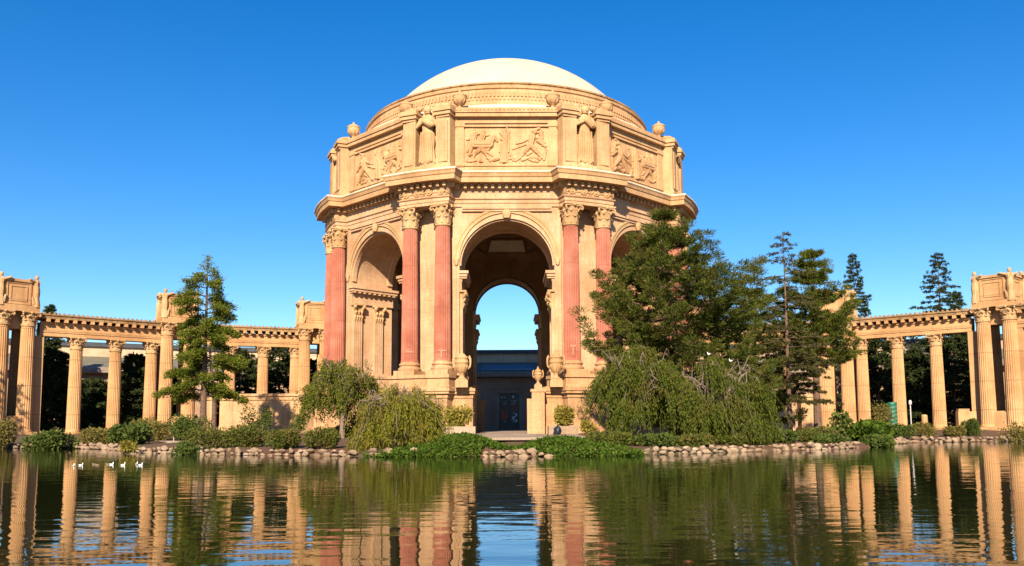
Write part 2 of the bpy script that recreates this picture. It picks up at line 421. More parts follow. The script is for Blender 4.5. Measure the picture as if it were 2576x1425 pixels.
def arch_band(mb, T, r0, r1, w0, w1, zs, legs=None, n=36):
    """moulded ring standing on a wall face, section r0..r1 x w0..w1"""
    pr = [(r0, w0), (r0, w1), (r0 + (r1 - r0) * .55, w1), (r0 + (r1 - r0) * .6, w1 + .07), (r1, w1 + .07), (r1, w0)]
    rg = []
    for r, w_ in pr:
        pts = [(r * math.cos(math.pi * i / n), w_, zs + r * math.sin(math.pi * i / n)) for i in range(n + 1)]
        if legs is not None: pts = [(r, w_, legs)] + pts + [(-r, w_, legs)]
        rg.append(pts)
    mb.rings(rg, closed=False, T=T)
for a in FACES:
    wall = MB(); orn = MB(); inner = MB()
    T = loc(a)
    zb = GZ
    ins = arch_face(wall, T, AH, 5.65, AO, zb, ZS, ZT)
    n = len(ins)
    wall.add([(x, AO, z) for x, z in ins] + [(x, AI, z) for x, z in ins], [(i, n + i, n + i + 1, i + 1) for i in range(n - 1)], T)
    for s in (-1, 1): wall.add([(s * 5.65, AO, zb), (s * 5.65, AO, ZT), (s * 5.65, 19.9, ZT), (s * 5.65, 19.9, zb)], [(0, 1, 2, 3)], T)
    arch_face(inner, T, AH, 6.05, AI, zb, ZS, 25.3, True)
    # archivolt, keystone, end bosses, ribs under the vault
    arch_band(orn, T, AH + .02, AH + .62, AO - .02, AO + .14, ZS + .55)
    arch_band(wall, T, AH - .18, AH + .06, AO - .75, AO - .25, ZS)
    arch_band(wall, T, AH - .22, AH + .06, AI + .1, AI + .75, ZS)
    orn.lathe([(.05, -.5), (.32, -.42), (.46, -.05), (.44, .3), (.3, .46), (.05, .5)], c=(0, 0, 0), n=10, T=lambda p, T=T: T((p[0], AO + .22 + p[1] * .6, ZS + AH + .42 + p[2])))
    for s in (-1, 1):
        orn.lathe([(.04, -.45), (.18, -.3), (.26, .05), (.18, .3), (.04, .36)], n=8, T=lambda p, T=T, s=s: T((s * 5.28 + p[0], AO + .14 + p[1] * .6, ZS + .35 + p[2])))
        orn.box((s * 5.28, AO + .03, ZS - 6.5), (.1, .12, 13), T=T)
    # spandrel frames
    for s in (-1, 1): wall.box((s * 5.5, AO + .015, 23.2), (.06, .06, 1.6), T=T)
    aw_ = wall.build('arcade_wall', M['stone'], rot)
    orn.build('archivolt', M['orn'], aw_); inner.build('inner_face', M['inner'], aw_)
for a in PIERS:
    T = loc(a); pw = MB()
    pw.box((0, 20.2, 15.2), (5.5, .6, 19.1), T=T)
    pw.box((0, 20.53, 15.2), (.9, .07, 17.6), T=T)
    for s in (-1, 1): pw.box((s * 2.35, 20.53, 15.2), (.35, .07, 17.6), T=T)
    pw.build('pier_wall', M['stone'], rot)

# ---- jamb orders inside each arch: cornice, frieze, fluted pilasters with capitals
for a in FACES:
    T = loc(a)
    for s in (-1, 1):
        jm = MB()
        u0 = s * AH
        def band(z0, z1, pr, w0=AI - .3, w1=AO + .25):
            jm.box((u0 - s * pr / 2 + s * .02, (w0 + w1) / 2, (z0 + z1) / 2), (pr + .04, w1 - w0 + .02 * pr, z1 - z0), T=T)
        band(17.55, 17.85, .95); band(17.25, 17.55, .82, AI - .2, AO + .12); band(16.75, 17.06, .30, AI, AO - .1); band(15.85, 16.75, .24, AI, AO - .12)
        for q in range(9):
            jm.box((u0 - s * .38, AI + .25 + q * .7, 17.15), (.8, .34, .2), T=T)
        jmo = jm.build('jamb_order', M['stone'], rot); jm = MB()
        band(GZ, 7.3, .5, AI, AO + .02); band(7.3, 7.6, .62, AI - .06, AO + .08); jm.build('jamb_base', M['stone'], jmo)
        for w_ in (AO - .95, AI + 2.1):
            wd = 1.25; jm = MB(); jo = MB()
            for q in range(5): jm.box((u0 - s * .16, w_ + (q - 2) * .25, 10.8), (.36, .16, 6.2), T=T)
            jm.box((u0 - s * .12, w_, 10.8), (.26, wd, 6.4), T=T)
            jm.box((u0 - s * .22, w_, 7.75), (.5, wd + .25, .3), T=T)
            # pilaster capital: leaves and volutes
            jo.box((u0 - s * .16, w_, 14.9), (.34, wd * .95, 1.8), T=T)
            for row, (zz, pr, num) in enumerate(((14.2, .42, 4), (14.75, .52, 3))):
                for q in range(num):
                    w2 = w_ + (q - (num - 1) / 2) * wd / num
                    jo.capsule((u0 - s * .25, w2, zz - .25), (u0 - s * pr, w2, zz + .18), .15, .17, 6, T)
            for q in (-1, 1):
                jo.capsule((u0 - s * .3, w_ + q * .42, 15.0), (u0 - s * .62, w_ + q * .62, 15.5), .14, .24, 7, T)
            jo.box((u0 - s * .36, w_, 15.76), (.74, wd + .4, .2), T=T)
            jo.build('capital', M['orn'], jmo); jm.build('pilaster', M['stone'], jmo)

# ---- stepped base with openings at the front and back
def half_plan(off, sgn, gap):
    pts = []
    seq = [0] + [22.5, 67.5, 112.5, 157.5] + [180]
    o = [(sgn * gap, -(23.4 + off))]
    for a in (22.5, 67.5, 112.5, 157.5):
        for u, w_ in ((-3.9 - off, None), (-3.9 - off, 24.9 + off), (0, 25.25 + off), (3.9 + off, 24.9 + off), (3.9 + off, None)):
            if w_ is None: w_ = (23.4 + off - abs(u) * S225) / C225
            x, y, _ = loc(a)((u, w_, 0)); o.append((sgn * x, y))
    o.append((sgn * gap, 23.4 + off))
    i = [(sgn * gap, 18.0)] + [(sgn * 17.5 * math.sin(R(180 - q)), 17.5 * -math.cos(R(180 - q))) for q in range(22, 160, 9)] + [(sgn * gap, -18.0)]
    return o + i
def prism(mb, poly, z0, z1):
    n = len(poly)
    mb.add([(x, y, z0) for x, y in poly] + [(x, y, z1) for x, y in poly], [(i, (i + 1) % n, n + (i + 1) % n, n + i) for i in range(n)] + [tuple(range(n))[::-1], tuple(range(n, 2 * n))])
for sgn in (-1, 1):
    bs = MB()
    for off, z0, z1, gp in ((.25, .6, 1.7, 3.35), (0, 1.7, 4.55, 3.45), (.1, 4.55, 4.95, 3.4), (.35, 4.95, 5.2, 3.25), (.45, 5.2, 5.5, 3.2), (-.1, 5.5, 5.62, 3.5)):
        prism(bs, half_plan(off, sgn, gp), z0, z1)
    bs.build('base_wall', M['base'], rot)
for a in PIERS:
    T = loc(a); ped = MB()
    for hw, rd, z0, z1 in ((3.55, 24.0, 5.6, 5.9), (3.4, 23.8, 5.9, 6.6), (3.5, 23.95, 6.6, 6.95)):
        ar = arc_pier(hw, rd)
        pl = ar + [(hw, 19.0), (-hw, 19.0)]
        n = len(pl)
        ped.add([(u, w_, z0) for u, w_ in pl] + [(u, w_, z1) for u, w_ in pl], [(i, (i + 1) % n, n + (i + 1) % n, n + i) for i in range(n)] + [tuple(range(n, 2 * n))], T)
    ped.build('column_pedestal', M['base'], rot)

# ---- red columns
first = make_column('column', rot, .88, 8.4, 22.45, 0, 2.25, 1.45, M['red'], M['orn'], M['base'])
used = []
for a in PIERS:
    for u in (-1.91, 1.91):
        x, y, _ = loc(a)((u, 22.0, 0)); put_column(first, used, x, y, R(a), rot)

for a, u, kind in ((-22.5, -1.91, 0), (-22.5, 1.91, 1), (22.5, -1.91, 2)):
    x, y, _ = loc(a)((u, 22.0, 0)); pt = MB()
    col_ = min((o for o in rot.children if o.name.startswith('column') and 'pedestal' not in o.name), key=lambda o: (o.location.x - x) ** 2 + (o.location.y - y) ** 2)
    for a0, a1, z0, z1 in ((-.35, .45, 9.35, 9.55), (-.3, .3, 9.6, 9.68)) if kind == 0 else ((-.5, .5, 9.35, 9.5), (-.12, .02, 8.75, 9.35)) if kind == 1 else ((-.3, .4, 9.75, 9.95), (-.05, .12, 8.9, 9.75)):
        pt.rings([[(x + .895 * math.sin(q), y - .895 * math.cos(q), z) for q in np.linspace(a0, a1, 9)] for z in (z0, z1)], closed=False)
    me = pt.mesh('paint_patch'); me.transform(Matrix.Rotation(-R(a), 4, 'Z') @ Matrix.Translation((-x, -y, -8.4))); link('paint_patch', me, M['patch'], col_, world=False)

# ---- entablature
EP = octplan(20.75, arc_pier(2.85, 22.75))
en = MB()
en.sweep(EP, [(-1.6, 24.62), (0, 24.62), (0, 24.95), (.07, 24.97), (.07, 25.3), (.12, 25.33), (.22, 25.42), (.22, 25.5), (0, 25.53)])
en.sweep(EP, [(0, 25.53), (0, 26.42), (.12, 26.46), (.14, 26.5), (.14, 26.92)])
en.build('architrave', M['stone'], rot)
co = MB()
co.sweep(EP, [(.14, 26.92), (.5, 26.95), (1.0, 26.98), (1.16, 26.94), (1.18, 27.42), (1.27, 27.5), (1.36, 27.78), (1.42, 27.86), (1.42, 27.92)])
dentils(co, EP, .14, 26.45, 26.92, .30, .42, .42, margin=.1)
co.build('cornice', M['attic'], rot)
fl = MB(); fl.sweep(EP, [(1.46, 27.92), (1.46, 28.06), (1.2, 28.16), (-.6, 28.34)]); fl.build('cornice_flashing', M['flash'], rot)
# plain panel between arch and dentils on each face
for a in FACES:
    fp = MB()
    T = loc(a); z0, z1 = 24.0, 26.35
    fp.box((0, 20.6, 24.35), (9.4, .5, .5), T=T)
    fp.box((0, 20.72, 24.42), (9.2, .5, .16), T=T)
    for s in (-1, 1): fp.box((s * 4.2, 20.76, 25.6), (.12, .06, 1.1), T=T)
    fp.box((0, 20.76, 26.15), (8.5, .06, .1), T=T); fp.box((0, 20.76, 25.05), (8.5, .06, .1), T=T)
    fp.build('frieze_panel', M['stone'], rot)
# scrolls on the pier friezes
for a in PIERS:
    T = loc(a); scr = MB()
    for q in range(4):
        u = (q - 1.5) * 1.38; wv = math.sqrt(22.75 ** 2 - u * u) + .02
        sg = 1 if q % 2 else -1
        pts = []
        for t in range(15):
            th = t / 14 * 4.0 * math.pi; rr = .42 * (1 - t / 17)
            pts.append((u + sg * rr * math.cos(th), wv + .06, 25.97 + rr * .92 * math.sin(th)))
        scr.tube(pts, .085, 5, T)
        scr.lathe([(.02, -.12), (.13, -.08), (.15, 0), (.13, .08), (.02, .12)], n=7, T=lambda p, u=u, wv=wv, T=T: T((u + p[0], wv + .08 + p[1], 25.97 + p[2])))
        for k in range(4): scr.capsule((u + .69 * sg, wv, 25.7 + .15 * k), (u + (.5 + .08 * k) * sg, wv + .09, 25.75 + .17 * k), .07, .05, 5, T)
    scr.tube([T((u, w_ + .02, 25.97)) for u, w_ in arc_pier(2.8, 22.75, 8)], .09, 5)
    scr.tube([T((u, w_ + .02, 25.62)) for u, w_ in arc_pier(2.8, 22.75, 8)], .05, 5)
    scr.build('frieze_scrolls', M['orn'], rot)
    for s in (-1, 1):                           # side returns
        scr = MB()
        for k in range(2): scr.lathe([(.02, -.1), (.3, -.05), (.34, 0), (.3, .05), (.02, .1)], n=8, T=lambda p, s=s, k=k, T=T: T((s * (2.87 + p[2] * .6), 21.7 + k * .75 + p[0], 25.97 + p[1])))
        scr.build('return_scrolls', M['orn'], rot)

# ---- attic
AW = 20.35
full = arc_pier(2.78, 22.35)
nich = [(-2.78, full[0][1] - .02), (-2.0, 22.25), (-1.22, 22.3), (-1.22, 21.2), (0, 21.3), (1.22, 21.2), (1.22, 22.3), (2.0, 22.25), (2.78, full[0][1] - .02)]
AP = octplan(AW, full); NP = octplan(AW, nich)
at = MB()
at.sweep(AP, [(.12, 28.1), (.12, 28.95), (0.02, 29.08), (-.3, 29.1)])
at.sweep(NP, [(0, 29.08), (0, 34.1)])
at.build('attic_wall', M['attic'], rot)
for a in FACES:                                  # attic cornice of each face, between the piers
    T = loc(a); hw = 5.35; ac = MB()
    for z0, z1, w1 in ((33.72, 34.0, AW + .18), (34.32, 34.72, AW + .62), (34.72, 34.9, AW + .74), (35.05, 35.3, AW + .55)):
        ac.box((0, (w1 + AW - 1) / 2, (z0 + z1) / 2), (hw * 2, w1 - AW + 1, z1 - z0), T=T)
    ac.box((0, AW - .1, 34.16), (hw * 2, .5, .33), T=T); ac.box((0, AW + .1, 34.97), (hw * 2, .5, .17), T=T)
    for q in range(25): ac.box(((q - 12) * .42, AW + .44, 34.97), (.2, .34, .13), T=T)
    for s in (-1, 1): # pilaster strips beside the panel
        ac.box((s * 4.9, AW + .11, 31.35), (.85, .26, 4.7), T=T); ac.box((s * 4.9, AW + .15, 33.5), (1.0, .36, .4), T=T); ac.box((s * 4.9, AW + .13, 29.25), (1.0, .32, .36), T=T)
    ac.box((0, AW + .09, 33.42), (8.95, .3, .22), T=T); ac.box((0, AW + .07, 29.2), (8.95, .24, .28), T=T)
    ac.build('attic_cornice', M['attic'], rot)
for a in PIERS:
    T = loc(a); ac = MB()
    for s in (-1, 1):
        for z0, z1, g in ((34.1, 34.35, .0), (34.35, 34.72, .16), (34.72, 35.0, .3), (35.0, 35.25, .18)):
            ac.box((s * 2.0, 21.35 + g / 2, (z0 + z1) / 2), (1.56 + g * 2, 2.0 + g, z1 - z0), T=T)
        ac.capsule((s * 1.75, 22.0, 35.45), (s * 2.4, 22.0, 35.4), .27, .22, 9, T)
        ac.capsule((s * 2.55, 21.9, 35.42), (s * 2.55, 20.9, 35.5), .22, .3, 9, T)
        ac.capsule((s * 1.0, 21.8, 35.5), (s * 1.5, 21.6, 35.55), .34, .3, 9, T)
        ac.box((s * 2.0, 22.29, 31.5), (1.1, .1, 4.4), T=T)
    ac.box((0, 20.6, 34.6), (2.6, 1.4, 1.3), T=T)
    ac.build('attic_pier_cap', M['attic'], rot)
def robed(mb, T, H=5.7):
    """draped figure, local x across, y outward, z up from its feet"""
    prof = [(0, .72, .40), (.03, .76, .46), (.10, .66, .42), (.28, .56, .38), (.42, .60, .42), (.52, .56, .40), (.60, .47, .36), (.68, .54, .40), (.76, .64, .42), (.82, .58, .36), (.855, .28, .24), (.875, .17, .17)]
    rg = []
    for t, a, b in prof:
        ring = []
        for i in range(24):
            th = 2 * math.pi * i / 24
            fold = 1 + (.08 * math.sin(4 * th + t * 7) + .05 * math.sin(9 * th - t * 4 + 1)) * (1 if t < .55 else .35)
            ring.append((a * fold * math.cos(th), b * fold * math.sin(th), t * H))
        rg.append(ring)
    mb.rings(rg, cap0=True, cap1=True, T=T)
    mb.lathe([(.05, -.42), (.22, -.36), (.33, -.1), (.35, .12), (.26, .34), (.05, .42)], n=14, T=lambda p: T((p[0], .14 + p[1] * 1.05, H * .935 + p[2])))
    mb.capsule((0, .46, H * .93), (0, .5, H * .915), .06, .05, 6, T)
    for s in (-1, 1):
        mb.capsule((s * .60, 0, H * .80), (s * .86, .28, H * .66), .22, .18, 8, T)
        mb.capsule((s * .86, .28, H * .66), (s * .25, .55, H * .72), .17, .12, 8, T)
        mb.capsule((s * .22, .25, H * .02), (s * .26, .62, H * .012), .16, .12, 7, T)
    mb.capsule((-.1, .58, H * .73), (.5, .5, H * .66), .24, .34, 9, T)      # bundle in the arms
    for k in range(7):
        mb.capsule((-.45 + .15 * k, .42, H * .55), (-.55 + .18 * k, .45, H * .04), .06, .09, 5, T)
for a in PIERS:
    T = loc(a); st = MB()
    robed(st, lambda p, T=T: T((p[0] * 1.3, 21.8 + p[1], 29.3 + p[2])), 6.3)
    st.lathe([(.3, 0), (.95, 0), (.95, .22), (.8, .3), (.3, .3)], n=16, T=lambda p, T=T: T((p[0], 21.75 + p[1] * .7, 29.06 + p[2])))
    for s in (-1, 1):
        for k in range(9):
            st.lathe([(.02, -.2), (.15, -.12), (.19, 0), (.14, .14), (.02, .2)], n=7, T=lambda p, s=s, k=k, T=T: T((s * (.98 + .05 * math.sin(k * 2)) + p[0], 21.35 + p[1], 29.7 + .36 * k + p[2])))
    st.build('statue', M['orn'], rot)
# carved relief panels
def relief(name, T, segs, parent, seed, flip):
    """carved panel: the figures are raised from a fine grid"""
    rng = np.random.default_rng(seed); nx, nz = 190, 88
    U, Zc = np.meshgrid(np.linspace(-4.38, 4.38, nx), np.linspace(29.36, 33.28, nz))
    segs = list(segs) + [(x, 1010 + rng.uniform(-40, 70), x + rng.uniform(40, 160), 1040 + rng.uniform(-60, 60), rng.uniform(22, 44), rng.uniform(16, 34)) for x in rng.uniform(140, 2300, 16)]
    segs += [(x, y, x + rng.normal() * 60, y + rng.normal() * 70, rng.uniform(18, 38), rng.uniform(12, 26)) for x, y in zip(rng.uniform(150, 2350, 14), rng.uniform(220, 900, 14))]
    Hh = .03 * np.sin(U * 1.7 + Zc) * np.sin(Zc * 2.1)
    for k, (x0, y0, x1, y1, r0, r1) in enumerate(segs):
        a = np.array([flip * (x0 - 1260) / 1160 * 4.3, 33.2 - (y0 - 130) / 1020 * 3.85]); b = np.array([flip * (x1 - 1260) / 1160 * 4.3, 33.2 - (y1 - 130) / 1020 * 3.85])
        r0, r1 = r0 / 245, r1 / 245; d = b - a
        t = np.clip(((U - a[0]) * d[0] + (Zc - a[1]) * d[1]) / max(1e-6, d @ d), 0, 1)
        r = r0 + (r1 - r0) * t; q = np.hypot(U - a[0] - d[0] * t, Zc - a[1] - d[1] * t) / r
        fold = .035 * np.sin(11 * q + k) * (r > .16)
        Hh = np.maximum(Hh, np.where(q < 1, np.sqrt(np.maximum(0, 1 - q * q)) ** .7 * np.minimum(r * .9, .32) + .05 + fold, 0))
    mb = MB(); mb.rings([[(U[i, j], AW + .02 + Hh[i, j], Zc[i, j]) for j in range(nx)] for i in range(nz)], closed=False, T=T)
    return mb.build(name, M['attic'], parent)
PANEL_A = [(350, 590, 780, 600, 120, 110), (800, 560, 900, 400, 85, 60), (900, 400, 1000, 500, 55, 35), (790, 660, 700, 800, 55, 38), (700, 800, 860, 930, 34, 24), (560, 690, 380, 850, 70, 42), (380, 850, 290, 1000, 36, 26), (290, 1010, 400, 1080, 28, 18),
           (590, 780, 720, 940, 55, 34), (720, 940, 800, 1090, 30, 22), (200, 560, 140, 800, 40, 25), (590, 350, 520, 520, 80, 70), (590, 250, 600, 240, 55, 55), (540, 560, 660, 740, 58, 40), (600, 350, 760, 330, 34, 26), (330, 240, 330, 230, 58, 58), (340, 310, 290, 560, 90, 75), (400, 300, 540, 280, 34, 28),
           (220, 420, 140, 460, 40, 30), (270, 620, 210, 900, 60, 40), (1220, 250, 1230, 240, 56, 56), (1220, 350, 1220, 600, 85, 75), (1200, 620, 1190, 1080, 90, 110), (1150, 330, 1090, 260, 32, 28), (1290, 330, 1340, 210, 34, 30), (1330, 240, 1320, 820, 26, 22),
           (2000, 380, 1960, 600, 92, 75), (2080, 250, 2070, 240, 62, 62), (1920, 640, 1780, 820, 70, 48), (1780, 820, 1630, 1000, 44, 28), (1630, 1010, 1540, 1040, 28, 20), (1970, 640, 2120, 820, 68, 48), (2120, 820, 2290, 990, 44, 28), (1930, 420, 1740, 520, 38, 32), (1740, 520, 1550, 580, 32, 22),
           (2080, 400, 2240, 420, 40, 34), (2240, 420, 2350, 560, 34, 28), (2250, 250, 2300, 620, 60, 40), (2150, 500, 2380, 660, 45, 35), (1440, 740, 1800, 600, 22, 30), (1850, 900, 1960, 830, 30, 34), (1900, 1000, 2200, 1000, 40, 40), (2000, 200, 2200, 140, 34, 34), (1400, 920, 1450, 1060, 42, 30), (900, 1050, 1080, 990, 40, 40), (2380, 760, 2330, 1040, 40, 34)]
for i, a in enumerate(FACES): relief('relief_panel', loc(a), PANEL_A, rot, i, 1 if i in (0, 3, 5) else -1)
# attic urns
def urn_mesh(k=1.0, handles=False, ring=20):
    mb = MB()
    if handles:
        mb.lathe([(0, 0), (.40, 0), (.40, .12), (.22, .24), (.19, .42), (.34, .62), (.54, .95), (.64, 1.35), (.64, 1.55), (.68, 1.58), (.68, 1.68), (.62, 1.72), (.60, 2.0), (.66, 2.04), (.66, 2.14), (.46, 2.24), (.30, 2.42), (.12, 2.54), (.15, 2.64), (.05, 2.86), (0, 2.88)], n=ring)
        for q in range(12):
            a = 2 * math.pi * q / 12
            mb.capsule((.36 * math.cos(a), .36 * math.sin(a), .68), (.60 * math.cos(a), .60 * math.sin(a), 1.25), .05, .09, 5)
        for s in (-1, 1):
            mb.tube([(s * .58, 0, .95), (s * .80, 0, 1.2), (s * .84, 0, 1.6), (s * .82, 0, 1.95), (s * .74, 0, 2.1), (s * .60, 0, 2.0)], [.07, .09, .10, .12, .11, .07], 7)
            mb.capsule((s * .80, 0, 2.05), (s * .74, 0, 2.24), .11, .07, 7)
        for i, v in enumerate(mb.v): mb.v[i] = (v[0] * k, v[1] * k, v[2] * k)
        return mb.mesh('urn')
    mb.lathe([(.0, 0), (.42, 0), (.42, .1), (.24, .2), (.17, .36), (.22, .42), (.5, .62), (.68, .95), (.74, 1.3), (.72, 1.42), (.78, 1.46), (.78, 1.56), (.68, 1.6), (.52, 1.74), (.3, 1.84), (.12, 1.9), (.16, 2.0), (.06, 2.16), (0, 2.18)], n=ring)
    for q in range(10):
        a = 2 * math.pi * q / 10
        mb.capsule((.5 * math.cos(a), .5 * math.sin(a), .66), (.66 * math.cos(a), .66 * math.sin(a), .98), .06, .1, 5)
    if handles:
        for s in (-1, 1):
            mb.tube([(s * .66, 0, 1.0), (s * 1.0, 0, 1.1), (s * 1.12, 0, 1.4), (s * .98, 0, 1.7), (s * .72, 0, 1.62)], [.09, .09, .1, .12, .08], 7)
            mb.capsule((s * .95, 0, 1.72), (s * .82, 0, 1.86), .12, .08, 7)
    for i, v in enumerate(mb.v): mb.v[i] = (v[0] * k, v[1] * k, v[2] * k)
    return mb.mesh('urn')
um = urn_mesh(1.0)
for a in FACES:
    for s in (-1, 1):
        x, y, _ = loc(a + s * 13.6)((0, 21.0, 0))
        o = link('urn', um, M['orn'], rot, world=False, smooth=True); o.location = (x, y, 35.2 - GZ)

# ---- drum, rim and dome
dm = MB()
dm.lathe([(20.4, 34.9), (20.45, 35.3), (19.9, 35.4)], n=96)
dm.lathe([(18.9, 36.4), (18.5, 36.5), (18.5, 36.75), (18.3, 36.8), (18.15, 37.0), (18.0, 37.9), (17.95, 38.5), (18.1, 38.6), (18.15, 38.85), (17.8, 38.95)], n=96)
for i in range(264):
    a = 2 * math.pi * i / 264
    dm.box((18.06 * math.sin(a), -18.06 * math.cos(a), 37.9), (.22, .2, .5), a)
    dm.box((18.12 * math.sin(a + .012), -18.12 * math.cos(a + .012), 37.35), (.24, .14, .2), a)
dm.build('drum', M['attic'], rot)
rf = MB(); rf.lathe([(19.9, 35.4), (19.85, 35.95), (19.75, 36.1), (18.8, 36.45)], n=96); rf.build('attic_roof', M['flash'], rot)
rm = MB(); rm.lathe([(17.85, 38.9), (17.6, 39.2), (17.75, 39.25), (17.75, 39.42), (17.2, 39.5), (16.6, 39.4)], n=96); rm.build('dome_rim', M['corn'], rot)
for_d = MB()
r0, z0, apex = 16.2, 39.35, 48.2
hh = apex - z0; RS = (r0 * r0 + hh * hh) / (2 * hh)
pr = []
t0 = math.asin(r0 / RS)
for i in range(25):
    t = t0 * (1 - i / 24); pr.append((max(.001, RS * math.sin(t)), apex - RS + RS * math.cos(t)))
for_d.lathe(pr, n=96)
for_d.build('dome', M['dome'], rot, smooth=True)

# ---- interior: octagonal walls, coffered vault, ribs and pale panels
vt = MB()
vp = [(AI, 25.3), (AI - .5, 25.5), (AI - .6, 25.9), (13.6, 26.2), (12.4, 28.0), (10.2, 30.0), (7.2, 31.6), (3.6, 32.5), (.05, 32.8)]
oct_ = lambda ap: [(ap / C225 * dr(22.5 + 45 * k)[0], ap / C225 * dr(22.5 + 45 * k)[1]) for k in range(8)]
vt.rings([[(x, y, z) for x, y in oct_(ap)] for ap, z in vp])
for k in range(8):
    d = dr(22.5 + 45 * k)
    vt.tube([((ap / C225 - .2) * d[0], (ap / C225 - .2) * d[1], z - .15) for ap, z in vp[2:]], .36, 6)
    T = loc(45 * k)
    def vpt(u, t, off):                          # t 0..1 up the vault from 26.2
        i = min(int(t * 5), 4); f = t * 5 - i
        (a0, zz0), (a1, zz1) = vp[3 + i], vp[4 + i]
        return (u, a0 + (a1 - a0) * f - off, zz0 + (zz1 - zz0) * f - off * .8)
    for t0_, t1_ in ((.06, .24), (.30, .52)):
        h0, h1 = 3.0 - t0_ * 2.5, 3.0 - t1_ * 2.7
        pn = MB(); q = [vpt(-h0, t0_, .12), vpt(h0, t0_, .12), vpt(h1, t1_, .12), vpt(-h1, t1_, .12)]
        pn.add(q, [(0, 1, 2, 3)], T)
        pn.build('vault_panel', M['panel'], rot)
        for i in range(4): vt.tube([q[i], q[(i + 1) % 4]], .17, 4, T)
    for s in (-1, 1): vt.tube([vpt(s * 3.0, .04, .2), vpt(s * 4.6, .14, .2), vpt(s * 3.0, .28, .2)], .16, 4, T)
vt.build('vault', M['inner'], rot)

